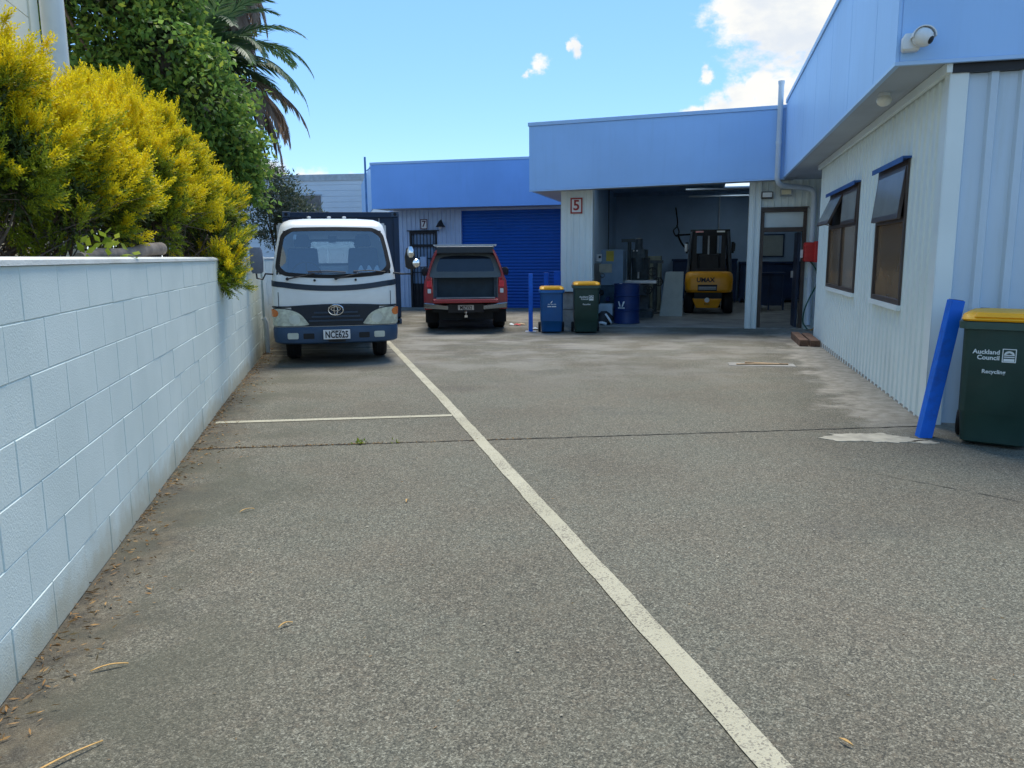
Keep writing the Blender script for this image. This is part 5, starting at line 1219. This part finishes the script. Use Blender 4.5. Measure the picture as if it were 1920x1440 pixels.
MB().box(-2.34, -2.02, 17.55, 17.85, FZ, .34).build('carton', mat('carton', (.35, .45, .52), .7, var=.1), rb, bevel=.01)
MB().tube(smooth_path([(-2.3, 17.2, FZ + .03), (-2.2, 17.12, FZ + .06), (-2.1, 17.15, FZ + .03)]), .03, 8).tube(smooth_path([(-2.12, 17.15, .15), (-2.02, 17.1, .02), (-1.99, 17.12, FZ + .06)]), .022, 8).build('loose_plastic', 'white', rb, smooth=True)
# litter by the thin post
for k, (x, y, m_, sc, lab) in enumerate(((.12, 17.55, 'redbox', .09, 'small red scrap on the ground left of the thin blue post'), (.22, 17.75, 'palewood', .13, 'tan cardboard scrap beside the red scrap'), (.0, 17.7, 'print', .08, 'white paper scrap near the pickup tyre'), (.50, 16.4, 'print', .10, 'pale scrap lying at the foot of the thin blue post'))):
    m = MB(); rs = random.Random(k); n = 7; P_ = [(sc * rs.uniform(.6, 1.2) * math.cos(2 * math.pi * q / n), sc * rs.uniform(.5, 1.0) * math.sin(2 * math.pi * q / n), rs.uniform(.006, .035)) for q in range(n)]
    m.add(P_ + [(p[0], p[1], p[2] - .004) for p in P_] + [(0, 0, .05), (0, 0, .046)], [(i, (i + 1) % n, 2 * n) for i in range(n)] + [((i + 1) % n + n, i + n, 2 * n + 1) for i in range(n)] + [(i, i + n, (i + 1) % n + n, (i + 1) % n) for i in range(n)])
    o = m.build('litter', m_, None, loc=(0, 0, 0)); o.location = (x, y, gz(y)); tag(o, lab, 'litter')

# ------------------------------------------------------------------ vegetation
def rot_frames(dirs):
    """orthonormal frames (N,3,3) whose third column is dirs, with a random spin"""
    d = dirs / np.linalg.norm(dirs, axis=1, keepdims=True); r = rng.normal(size=d.shape)
    a = r - d * np.sum(r * d, axis=1, keepdims=True); a /= np.linalg.norm(a, axis=1, keepdims=True)
    return np.stack([a, np.cross(d, a), d], axis=2)


def instance(name, tv, tf, pos, frames, scale, m, parent=None, stuff=True):
    V = np.einsum('nij,kj->nki', frames, tv) * scale[:, None, None] + pos[:, None, :]
    F = tf[None, :, :] + (np.arange(len(pos)) * len(tv))[:, None, None]
    o = np_mesh(name, V.reshape(-1, 3), F.reshape(-1, tf.shape[1]), m, parent)
    if stuff: tag(o, kind='stuff')
    return o


def sprig(n, L, ll, lw, spread=.9):
    """needle sprig along +Z: n narrow quads round a thin stem"""
    v, f = [], []
    for k in range(n):
        z = L * (k + .5) / n; a = k * 2.4; el = spread * (1 - .35 * k / n)
        d = np.array([math.cos(a) * math.sin(el), math.sin(a) * math.sin(el), math.cos(el)]); s = np.array([-math.sin(a), math.cos(a), 0])
        b = np.array([0, 0, z]); q = ll * (1 - .35 * k / n)
        i = len(v); v += [b - s * lw * .3, b + d * q * .5 - s * lw, b + d * q, b + d * q * .5 + s * lw]; f.append((i, i + 1, i + 2, i + 3))
    i = len(v); v += [np.array([-.002, 0, 0]), np.array([.002, 0, 0]), np.array([.0008, 0, L]), np.array([-.0008, 0, L])]; f.append((i, i + 1, i + 2, i + 3))
    return np.array(v), np.array(f)


def on_lobes(lobes, n, rmin, rmax, keep=None):
    L = np.array(lobes); wts = L[:, 3] ** 2; idx = rng.choice(len(L), n, p=wts / wts.sum())
    d = rng.normal(size=(n, 3)); d /= np.linalg.norm(d, axis=1, keepdims=True)
    # lumpy radius so that the outline breaks up
    ph = L[idx, :3].sum(axis=1) * 3.1
    lump = 1 + .13 * np.sin(5 * d[:, 0] + ph) + .13 * np.sin(6 * d[:, 1] * 1.3 + ph * 1.7) + .12 * np.sin(7 * d[:, 2] + ph * .6) + .08 * np.sin(13 * d[:, 0] + 11 * d[:, 2])
    r = L[idx, 3] * lump * rng.uniform(rmin, rmax, n); p = L[idx, :3] + d * r[:, None]
    # drop what lies deep inside another lobe
    inside = np.zeros(n, bool)
    for j in range(len(L)):
        q = np.linalg.norm(p - L[j, :3], axis=1) < L[j, 3] * .72 * (rmin if rmin < .8 else 1); inside |= q & (idx != j)
    k = ~inside
    if keep is not None: k &= keep(p, d)
    return p[k], d[k]


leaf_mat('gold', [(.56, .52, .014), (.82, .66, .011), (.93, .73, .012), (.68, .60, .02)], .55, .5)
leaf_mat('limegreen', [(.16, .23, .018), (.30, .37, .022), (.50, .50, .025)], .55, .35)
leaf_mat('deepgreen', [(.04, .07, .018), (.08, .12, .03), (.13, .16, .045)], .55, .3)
SP, SF = sprig(13, .11, .034, .0052); SP2, SF2 = sprig(9, .13, .045, .008)


def twig_mesh(name, lobes, base, n, parent, seed, r0=.012):
    rs = random.Random(seed); m = MB(); L = lobes
    for k in range(n):
        l = L[rs.randrange(len(L))]; b = Vector(base) + Vector((rs.uniform(-.25, .25), rs.uniform(-.7, .7), rs.uniform(-.1, .1)))
        e = Vector(l[:3]) + Vector((rs.uniform(-1, 1), rs.uniform(-1, 1), rs.uniform(-.8, .6))) * l[3] * .95
        mid = (b + e) / 2 + Vector((rs.uniform(-.2, .2), rs.uniform(-.2, .2), rs.uniform(-.05, .25))); q = rs.uniform(.4, 1.0) * r0
        m.tube(smooth_path([b, mid, e], 4), [q * (1 - .085 * i) for i in range(9)], 4, False)
        for _ in range(3):
            s = mid.lerp(e, rs.uniform(.1, .9)); t = s + Vector((rs.uniform(-.3, .3), rs.uniform(-.3, .3), rs.uniform(-.12, .25))); m.tube([s, (s + t) / 2 + Vector((0, 0, .03)), t], [q * .5, q * .4, q * .2], 3, False)
    return tag(m.build(name, 'twigm', parent), kind='stuff')


def shrub(label, lobes, base, n_pl, n_green, n_tw, seed, green_bias=0.0):
    s = thing('golden_shrub', label, 'shrub', base, 0, group='golden shrubs behind the block wall')
    rel = [(a - base[0], b - base[1], c - base[2], r) for a, b, c, r in lobes]
    def kp(p, d):
        z = p[:, 2] + base[2] + rng.normal(size=len(p)) * .07
        return (z > 1.78) | (rng.uniform(size=len(p)) < .16) | ((p[:, 0] + base[0]) > -2.95) & (green_bias > 0)
    c, d = on_lobes(rel, n_pl, .78, .98, kp); n = len(c); K = 30
    ax = d * .75 + np.array([0, 0, .70]) + rng.normal(size=d.shape) * .22; ax /= np.linalg.norm(ax, axis=1, keepdims=True)
    L_ = rng.uniform(.11, .25, n); t = rng.uniform(0, 1, (n, K)); fr = rot_frames(ax)
    ang = rng.uniform(0, 6.283, (n, K)); rad = (1.05 - t) * rng.uniform(.15, 1, (n, K)) * .075
    out = np.einsum('nij,nkj->nki', fr, np.stack([np.cos(ang), np.sin(ang), np.zeros_like(ang)], 2))
    P_ = c[:, None, :] + ax[:, None, :] * (t * L_[:, None])[:, :, None] + out * rad[:, :, None]
    D_ = ax[:, None, :] + out * (.75 * (1.1 - t))[:, :, None] + rng.normal(size=P_.shape) * .15
    gold_bias = (d[:, 2] * .9 + .35 * np.sin(c[:, 0] * 7 + c[:, 1] * 5 + c[:, 2] * 6) + rng.normal(size=n) * .25 - green_bias)  # upward-facing plumes carry more golden new growth
    G = (t + gold_bias[:, None] * .55 + rng.normal(size=t.shape) * .14) > .50
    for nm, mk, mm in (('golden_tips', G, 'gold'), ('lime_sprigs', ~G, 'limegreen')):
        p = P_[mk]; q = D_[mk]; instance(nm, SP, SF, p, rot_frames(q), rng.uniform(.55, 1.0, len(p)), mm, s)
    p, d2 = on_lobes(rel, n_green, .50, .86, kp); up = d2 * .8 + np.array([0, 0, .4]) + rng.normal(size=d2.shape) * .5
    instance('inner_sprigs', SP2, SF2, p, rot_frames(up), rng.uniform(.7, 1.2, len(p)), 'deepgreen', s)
    twig_mesh('twigs', rel, (0, 0, 0), n_tw, s, seed)
    return s


A = [(-2.95, 4.90, 2.06, .34), (-2.86, 4.40, 1.92, .32), (-2.92, 5.35, 1.86, .32), (-2.78, 4.85, 1.74, .24), (-2.84, 5.6, 1.74, .28), (-3.08, 4.50, 2.32, .36), (-3.12, 4.0, 2.26, .42), (-3.12, 5.9, 1.86, .26)]
B = [(-3.62, 7.4, 2.64, .24), (-3.27, 7.25, 2.34, .28), (-3.14, 6.60, 2.08, .30), (-3.22, 7.6, 2.08, .28), (-3.10, 6.75, 1.82, .28), (-3.38, 6.8, 2.38, .25), (-3.52, 7.0, 2.48, .26), (-3.36, 8.0, 2.04, .22), (-3.2, 7.3, 1.86, .26)]
C = [(-3.34, 8.45, 1.88, .25), (-3.32, 8.9, 1.96, .20), (-3.22, 8.65, 1.72, .24), (-3.33, 8.0, 1.74, .26), (-3.05, 8.2, 1.50, .20), (-2.98, 8.02, 1.28, .15), (-3.42, 8.6, 2.06, .20)]
shrub('largest golden yellow shrub at the left edge of the frame', A, (-3.15, 4.9, 1.25), 1300, 7000, 120, 1)
shrub('golden yellow shrub in the middle, in front of the green tree', B, (-3.45, 7.2, 1.25), 1300, 7000, 130, 2)
shrub('golden and green shrub spilling over the wall by the truck mirror', C, (-3.35, 8.4, 1.25), 650, 6000, 110, 3, .45)

# leafy tree draped in creeper
leaf_mat('creeper', [(.10, .19, .045), (.17, .31, .065), (.25, .39, .08), (.42, .48, .06)], .45, .55)
leaf_mat('olive_leaf', [(.05, .075, .045), (.10, .13, .075), (.17, .19, .12)], .5, .3)
LV = np.array([(0, 0, 0), (-.30, .02, .42), (0, -.07, .40), (.30, .02, .42), (0, .05, 1.0)]); LF = np.array([(0, 2, 4, 1), (0, 3, 4, 2)])
T = [(-5.12, 11.0, 4.46, .90), (-4.44, 11.0, 4.0, .80), (-4.10, 11.0, 3.45, .72), (-3.80, 11.05, 2.90, .55), (-5.42, 11.0, 3.51, .67), (-4.72, 10.9, 3.23, .82), (-4.10, 10.8, 2.62, .66), (-4.93, 11.2, 5.15, .90), (-5.52, 11.2, 5.2, .85), (-3.62, 11.1, 2.5, .36), (-4.6, 11.3, 4.6, .6), (-5.0, 10.9, 2.4, .8)]
tb0 = (-4.7, 11.2, gz(11)); ct_ = thing('creeper_tree', 'dense green leafy tree covered in creeper behind the golden shrubs', 'tree', tb0, 0)
rel = [(a - tb0[0] - .22, b - tb0[1], c - tb0[2], r) for a, b, c, r in T]
m = MB(); m.tube(smooth_path([(0, 0, 0), (.1, .05, 1.5), (-.1, .1, 3.0), (0, .1, 4.6)], 5), [.20 - .008 * i for i in range(16)], 10)
for l in rel: m.tube(smooth_path([(0, .05, max(.8, l[2] - 1.3)), (l[0] * .5, l[1] * .5, l[2] - .5), (l[0], l[1], l[2])], 4), [.06, .055, .05, .045, .04, .03, .025, .02, .012], 6)
for (x0, z0, x1, z1) in ((-.9, 5.0, -.5, 3.9), (-.95, 4.4, -.55, 3.3), (-.8, 3.9, -.3, 3.4)): m.tube(smooth_path([(x0, -.85, z0), ((x0 + x1) / 2 - .05, -.95, (z0 + z1) / 2), (x1, -.85, z1)], 4), .018, 5)
m.build('trunk', 'bark', ct_, smooth=True)
p, d = on_lobes(rel, 42000, .80, 1.06); dr_ = d * .6 + np.array([0, 0, -.35]) + rng.normal(size=d.shape) * .55
instance('crown', LV, LF, p, rot_frames(dr_), rng.uniform(.055, .12, len(p)), 'creeper', ct_)
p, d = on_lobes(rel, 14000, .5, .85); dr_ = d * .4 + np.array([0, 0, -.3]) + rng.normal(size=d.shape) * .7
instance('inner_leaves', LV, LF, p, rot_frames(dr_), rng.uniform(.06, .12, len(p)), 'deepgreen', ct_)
# loose outer sprays on the right side
pts = []
for k in range(70):
    l = rel[[2, 3, 6, 9][k % 4]]; a = random.uniform(-1.0, 1.0); s0 = np.array(l[:3]) + l[3] * .9 * np.array([math.cos(a) * .9, random.uniform(-.4, .4), math.sin(a)])
    dv = np.array([math.cos(a) * .8 + .2, random.uniform(-.3, .3), math.sin(a) + .15]); n = 14
    for q in range(n): pts.append(s0 + dv * (q / n) * random.uniform(.25, .5) + rng.normal(size=3) * .02)
pts = np.array(pts); instance('outer_sprays', LV, LF, pts, rot_frames(rng.normal(size=pts.shape) + np.array([.4, 0, -.2])), rng.uniform(.05, .09, len(pts)), 'creeper', ct_)

# grey-green small tree further back
Gt = [(-5.75, 20.0, 2.75, .62), (-6.0, 20.0, 3.15, .55), (-5.35, 20.0, 2.35, .58), (-6.1, 20.0, 2.3, .6), (-6.4, 20.0, 3.4, .6), (-5.0, 20, 2.15, .35)]
gb = (-5.9, 20.1, gz(20)); gt = thing('olive_tree', 'small grey-green bushy tree behind the wall left of the container', 'tree', gb, 0)
rel = [(a - gb[0], b - gb[1], c - gb[2], r) for a, b, c, r in Gt]
m = MB(); m.tube([(0, 0, 0), (.05, 0, 1.2), (0, 0, 2.6)], [.10, .08, .04], 8)
for l in rel: m.tube(smooth_path([(0, 0, 1.2), (l[0] * .5, l[1] * .5, l[2] - .4), l[:3]], 3), .02, 5)
m.build('trunk', 'bark', gt, smooth=True)
p, d = on_lobes(rel, 9000, .6, 1.1); instance('crown', LV * np.array([.6, 1, 1.3]), LF, p, rot_frames(d * .5 + rng.normal(size=d.shape) * .7 + np.array([0, 0, .3])), rng.uniform(.06, .11, len(p)), 'olive_leaf', gt)

# ------------------------------------------------------------------ palms
leaf_mat('palmgreen', [(.05, .11, .05), (.10, .18, .07), (.17, .24, .09)], .45, .35)
leaf_mat('palmdead', [(.20, .14, .10), (.32, .23, .165), (.42, .31, .23)], .8, .35)


def frond(parent, az, el, length, droop, m_, nleaf=46, leaf=.38, hang=.3, seed=0):
    """pinnate frond: arching rachis with leaflets both sides"""
    rs = np.random.default_rng(seed); n = 22; dirh = np.array([math.cos(az), math.sin(az), 0]); pts = [np.zeros(3)]; e = el
    for k in range(n): pts.append(pts[-1] + (dirh * math.cos(e) + np.array([0, 0, math.sin(e)])) * length / n); e -= droop / n * (0.5 + 1.2 * k / n); e = max(e, -1.5)
    pts = np.array(pts); side = np.array([-dirh[1], dirh[0], 0.0]); V = []; F = []
    w0 = .022
    for i in range(n):
        a, b = pts[i], pts[i + 1]; wa = w0 * (1 - i / n) + .004; wb = w0 * (1 - (i + 1) / n) + .004; j = len(V); up = np.array([0, 0, .012])
        V += [a - side * wa, a + side * wa, b + side * wb, b - side * wb]; F.append((j, j + 1, j + 2, j + 3))
        V += [a - up, a + up, b + up, b - up]; F.append((j + 4, j + 5, j + 6, j + 7))
    for k in range(nleaf):
        t = .12 + .88 * k / (nleaf - 1); fi = t * n; i = min(n - 1, int(fi)); c = pts[i] + (pts[i + 1] - pts[i]) * (fi - i); tan = pts[i + 1] - pts[i]; tan /= np.linalg.norm(tan)
        L_ = leaf * (math.sin(math.pi * min(1, .15 + .85 * t) ** .8) * .75 + .25) * rs.uniform(.85, 1.1)
        for sg in (-1, 1):
            d = tan * .75 + side * sg * rs.uniform(.6, .85) + np.array([0, 0, -hang * rs.uniform(.5, 1.4) + .12]); d /= np.linalg.norm(d)
            nn = np.cross(d, side * sg); nn = nn / (np.linalg.norm(nn) + 1e-6); wv = np.cross(d, nn) * .0; wv = tan - d * np.dot(tan, d); wv = wv / (np.linalg.norm(wv) + 1e-6) * .019
            mid = c + d * L_ * .5; tip = c + d * L_ + np.array([0, 0, -hang * L_ * .35]); j = len(V)
            V += [c - wv * .5, c + wv * .5, mid + wv, mid - wv, tip]; F.append((j, j + 1, j + 2, j + 3)); F.append((j + 3, j + 2, j + 4, j + 4))
    F = [f if f[2] != f[3] else (f[0], f[1], f[2], f[2]) for f in F]
    me = bpy.data.meshes.new('frond'); me.from_pydata([tuple(v) for v in V], [], [f if f[2] != f[3] else f[:3] for f in F]); me.update(); me.materials.append(M[m_])
    o = bpy.data.objects.new('frond', me); COL.objects.link(o); o.parent = parent; return o


pb = (-5.72, 15.0, gz(15)); pz = 4.95
pm = thing('date_palm', 'feathery palm with green fronds above and brown dead fronds drooping below', 'palm', pb, 0, off=pb)
m = MB(); rr_ = [.20 + .02 * (k % 2) for k in range(26)]; m.tube([(pb[0], pb[1], pb[2] + (pz - .25) * k / 25) for k in range(26)], rr_, 12); m.build('trunk', 'bark', pm, smooth=False)
m = MB(); m.lathe([(.22, pz - .6), (.36, pz - .3), (.38, pz), (.28, pz + .25), (.05, pz + .35)], (pb[0], pb[1], 0), n=14); m.build('crown_heart', 'bark', pm, smooth=True)
rs = random.Random(21); k = 0
for ring, (n, el, droop, L_, m_, hang) in enumerate(((10, 1.15, 1.5, 1.7, 'palmgreen', .15), (16, .75, 1.6, 1.95, 'palmgreen', .22), (19, .35, 1.5, 2.0, 'palmgreen', .3), (20, -.02, 1.5, 2.0, 'palmdead', .6), (20, -.32, 1.4, 2.0, 'palmdead', .8), (20, -.65, 1.1, 2.0, 'palmdead', .8))):
    for q in range(n):
        k += 1; az = 2 * math.pi * (q + .5 * (ring % 2)) / n + rs.uniform(-.15, .15)
        f_ = frond(pm, az, el + rs.uniform(-.15, .15), L_ * rs.uniform(.85, 1.1), droop * rs.uniform(.85, 1.15), m_, 46, .42, hang, k); f_.location = (.25 * math.cos(az), .25 * math.sin(az), pz - pb[2] + .1 - .1 * ring)
qb = (-5.85, 16.6, gz(16)); qz = 7.6
qm = thing('shaggy_palm', 'taller palm with a brown skirt of dead leaves at the top edge of the frame', 'palm', qb, 0, off=qb)
m = MB(); m.tube([(qb[0], qb[1], qb[2] + (qz) * k / 20) for k in range(21)], .17, 12); m.build('trunk', 'bark', qm)
for ring, (n, el, droop, L_, m_, hang, dz) in enumerate(((11, .8, 1.3, 1.4, 'palmgreen', .2, 0), (12, .2, 1.3, 1.4, 'palmgreen', .3, -.1), (20, -.5, 1.2, 1.6, 'palmdead', .5, -.35), (20, -.85, .8, 1.6, 'palmdead', .6, -.7), (20, -1.05, .5, 1.5, 'palmdead', .6, -1.0))):
    for q in range(n):
        k += 1; az = 2 * math.pi * (q + .5 * (ring % 2)) / n + rs.uniform(-.2, .2)
        f_ = frond(qm, az, el + rs.uniform(-.12, .12), L_ * rs.uniform(.8, 1.15), droop, m_, 34, .36, hang, 500 + k); f_.location = (.16 * math.cos(az), .16 * math.sin(az), qz - qb[2] + dz)

# ------------------------------------------------------------------ things on and behind the wall
def wl_pt(off, ly, z): p = WN * (WALL_C - off) + WD * ly; return Vector((p.x, p.y, z))
lg = thing('cut_log', 'grey cut log lying on top of the block wall under the shrubs', 'log', wl_pt(.25, 6.2, 1.43), 0)
a0 = wl_pt(.30, 4.95, 1.43) - lg.location; a1 = wl_pt(.14, 6.35, 1.49) - lg.location
m = MB(); m.tube([a0 + (a1 - a0) * t + Vector((0, 0, .01 * math.sin(t * 9))) for t in (0, .2, .4, .6, .8, 1)], [.03, .036, .04, .042, .046, .048], 12); m.build('trunk', mat('deadwood', (.20, .17, .14), .9, var=.3, vscale=9, bump=.6), lg, smooth=True)
m = MB(); e_ = (a1 - a0).normalized(); m.tube([a1, a1 + e_ * .004], .045, 12); m.build('cut_face', 'palewood', lg)
tp = thing('timber_stack', 'stack of brown timber offcuts with upright stakes behind the wall by the truck', 'timber stack', wl_pt(.72, 13.6, 1.35), WA)
rs = random.Random(4); M_t = ['timber', 'palewood', 'timber', mat('rusty', (.26, .12, .06), .85, var=.3, vscale=6)]
for k in range(9): MB().obox((rs.uniform(-.12, .12), rs.uniform(-.15, .15), .06 + .055 * k), (rs.uniform(.5, .75), rs.uniform(1.0, 1.4), .045), (rs.uniform(-.03, .03), rs.uniform(-.05, .05), rs.uniform(-.12, .12))).build('plank', M_t[k % 4], tp)
for k in range(9): x = -.28 + .075 * k; MB().obox((x, -.55 + rs.uniform(-.05, .05), .52), (.028, .028, rs.uniform(.55, .85)), (rs.uniform(-.1, .1), rs.uniform(-.08, .08), 0)).build('stake', 'palewood', tp)
MB().box(-.45, .45, -.8, .8, -1.4, .03).build('pallet_base', 'timber', tp)
pg = thing('wall_plant', 'small bright green leafy plant poking above the wall near the log', 'plant', wl_pt(.12, 4.85, 1.43), 0)
pp_ = rng.normal(size=(26, 3)) * np.array([.06, .10, .05]) + np.array([0, 0, .07]); leaf_mat('freshleaf', [(.16, .24, .02), (.25, .32, .03), (.32, .36, .04)], .45, .4)
instance('leaves', LV, LF, pp_, rot_frames(rng.normal(size=pp_.shape) + np.array([.3, -.3, .3])), rng.uniform(.05, .085, 26), 'freshleaf', pg, False)
MB().tube([(0, 0, -.05), (.01, 0, .12)], .006, 5).build('stem', 'twigm', pg)
gp = thing('spiky_plant', 'small green strappy plant above the timber stack', 'plant', wl_pt(.55, 13.4, 1.5), 0)
m = MB()
for k in range(28):
    a_ = rs.uniform(0, 6.28); t_ = rs.uniform(.1, .5); hh = rs.uniform(.5, .85); e2 = Vector((math.cos(a_) * t_ * .6, math.sin(a_) * t_ * .6, hh)); sd2 = Vector((-math.sin(a_), math.cos(a_), 0)) * .014
    m.add([-sd2, sd2, e2 * .6 + Vector((0, 0, .06)) + sd2, e2 * .6 + Vector((0, 0, .06)) - sd2, e2], [(0, 1, 2, 3), (3, 2, 4)])
m.build('leaves', 'palmgreen', gp)
# weeds in the joint, dry leaves on the ground, litter along the wall foot
for k, (px, lab, n, sz_) in enumerate(((-1.17, 'small green weed tuft growing in the yard joint', 26, .030), (-.90, 'tiny green weed right of the larger tuft in the joint', 12, .022))):
    y = 5.735 + (px + 2.46) * .103; wd_ = thing('weed', lab, 'weed', (px, y, 0), 0, group='weeds in the joint')
    p = rng.normal(size=(n, 3)) * np.array([.022, .010, .008]) + np.array([0, 0, .012]); instance('leaves', LV, LF, p, rot_frames(rng.normal(size=p.shape) + np.array([0, 0, .8])), rng.uniform(.7, 1.2, n) * sz_, 'freshleaf', wd_, False)
mat('straw', (.50, .30, .10), .8, var=.2, vscale=20); leaf_mat('leaflitter', [(.14, .08, .035), (.36, .19, .06), (.50, .31, .12), (.26, .16, .08)], .8, .1)
def dry(lab, x, y, L_, ang, cat='dry leaf'):
    m = MB(); n = 6
    for k in range(n + 1): t = k / n; w_ = .0035 * math.sin(math.pi * min(.97, t + .03)) + .001; m.v += [(L_ * (t - .5), -w_ + .004 * math.sin(t * 3), .004 + .01 * math.sin(t * 3.1)), (L_ * (t - .5), w_ + .004 * math.sin(t * 3), .007 + .006 * math.sin(t * 3.1))]
    m.f = [(2 * k, 2 * k + 1, 2 * k + 3, 2 * k + 2) for k in range(n)]
    o = m.build('dry_leaf', 'straw', None, loc=(0, 0, 0)); sm = o.modifiers.new('thick', 'SOLIDIFY'); sm.thickness = .002; o.location = (x, y, gz(y) + .002); o.rotation_euler = (0, 0, ang); tag(o, lab, cat)
dry('straw-coloured dry leaf on the ground left of centre below the joint', -1.51, 4.27, .085, .7)
dry('orange dry leaf upright-looking near the bay line below the weed', -.62, 4.42, .055, 1.45)
dry('orange dry leaf in the left foreground middle', -.89, 2.86, .06, .75)
dry('tan dry leaf at the bottom right foreground', .97, 2.09, .045, 2.2)
dry('long dry stick at the bottom left corner', -1.30, 2.02, .26, .95, 'stick')
dry('thin dry stick near the wall foot at lower left', -1.42, 2.55, .12, .45, 'stick')
n = 1900; ly = rng.uniform(1.2, 13.5, n); off = np.abs(rng.exponential(.085, n)) * (.5 + .9 * (np.sin(ly * 2.3) * .5 + .5)) + .01
wp_ = np.array([[*(WN * (WALL_C + o_) + WD * l_)] for o_, l_ in zip(off, ly)]); wp_[:, 2] = np.array([gz(v) for v in wp_[:, 1]]) + .005 + rng.uniform(0, .012, n)
dirs_ = rng.normal(size=(n, 3)) * np.array([1, 1, .12]); fr_ = rot_frames(dirs_)
sg_ = np.where(np.abs(fr_[:, 2, 0])[:, None] > .5, 1, 1)
o = instance('leaf_litter', np.array([(0, 0, 0), (.13, .02, .4), (.0, .03, 1.1), (-.11, .0, .5)]), np.array([(0, 1, 2, 3)]), wp_, fr_, rng.uniform(.012, .040, n), 'leaflitter'); tag(o, 'scattered brown leaf litter along the foot of the block wall', 'leaf litter')
n = 500; x = rng.uniform(-2.5, 3.2, n); y = rng.uniform(1.2, 9, n); ok = x > -.2259 * y - 1.0; wp_ = np.stack([x, y, np.full(n, .004)], 1)[ok]
o = instance('ground_debris', np.array([(0, 0, 0), (.13, .02, .4), (.0, .03, 1.1), (-.11, .0, .5)]), np.array([(0, 1, 2, 3)]), wp_, rot_frames(rng.normal(size=(len(wp_), 3)) * np.array([1, 1, .1])), rng.uniform(.004, .018, len(wp_)), 'leaflitter'); tag(o, 'tiny scattered leaf fragments across the yard', 'debris')

n = 420; x = rng.uniform(-2.43, -1.0, n); x = np.where(rng.uniform(size=n) < .25, rng.uniform(-1.0, .2, n), x); wp_ = np.stack([x, 5.735 + (x + 2.46) * .103 + rng.normal(size=n) * .012, rng.uniform(.004, .010, n)], 1)
o = instance('joint_litter', np.array([(0, 0, 0), (.2, .02, .4), (.0, .03, 1.0), (-.2, .0, .5)]), np.array([(0, 1, 2, 3)]), wp_, rot_frames(rng.normal(size=(n, 3)) * np.array([1, 1, .1])), rng.uniform(.008, .022, n), 'leaflitter'); tag(o, 'tan leaf crumbs gathered along the joint in the empty bay', 'leaf litter')
n = 40; x = rng.uniform(-2.2, 2.5, n); y = rng.uniform(1.8, 9, n); ok = x > -.2259 * y - 1.0; wp_ = np.stack([x, y, np.full(n, .004)], 1)[ok]
o = instance('pale_chips', np.array([(-.5, -.4, .1), (.5, -.3, .2), (.4, .5, .25), (-.4, .5, .1), (0, 0, .5)]), np.array([(0, 1, 4), (1, 2, 4), (2, 3, 4), (3, 0, 4)]), wp_, np.repeat(np.eye(3)[None], len(wp_), 0), rng.uniform(.005, .013, len(wp_)), 'patch'); tag(o, 'tiny pale stone chips scattered over the yard', 'chips')
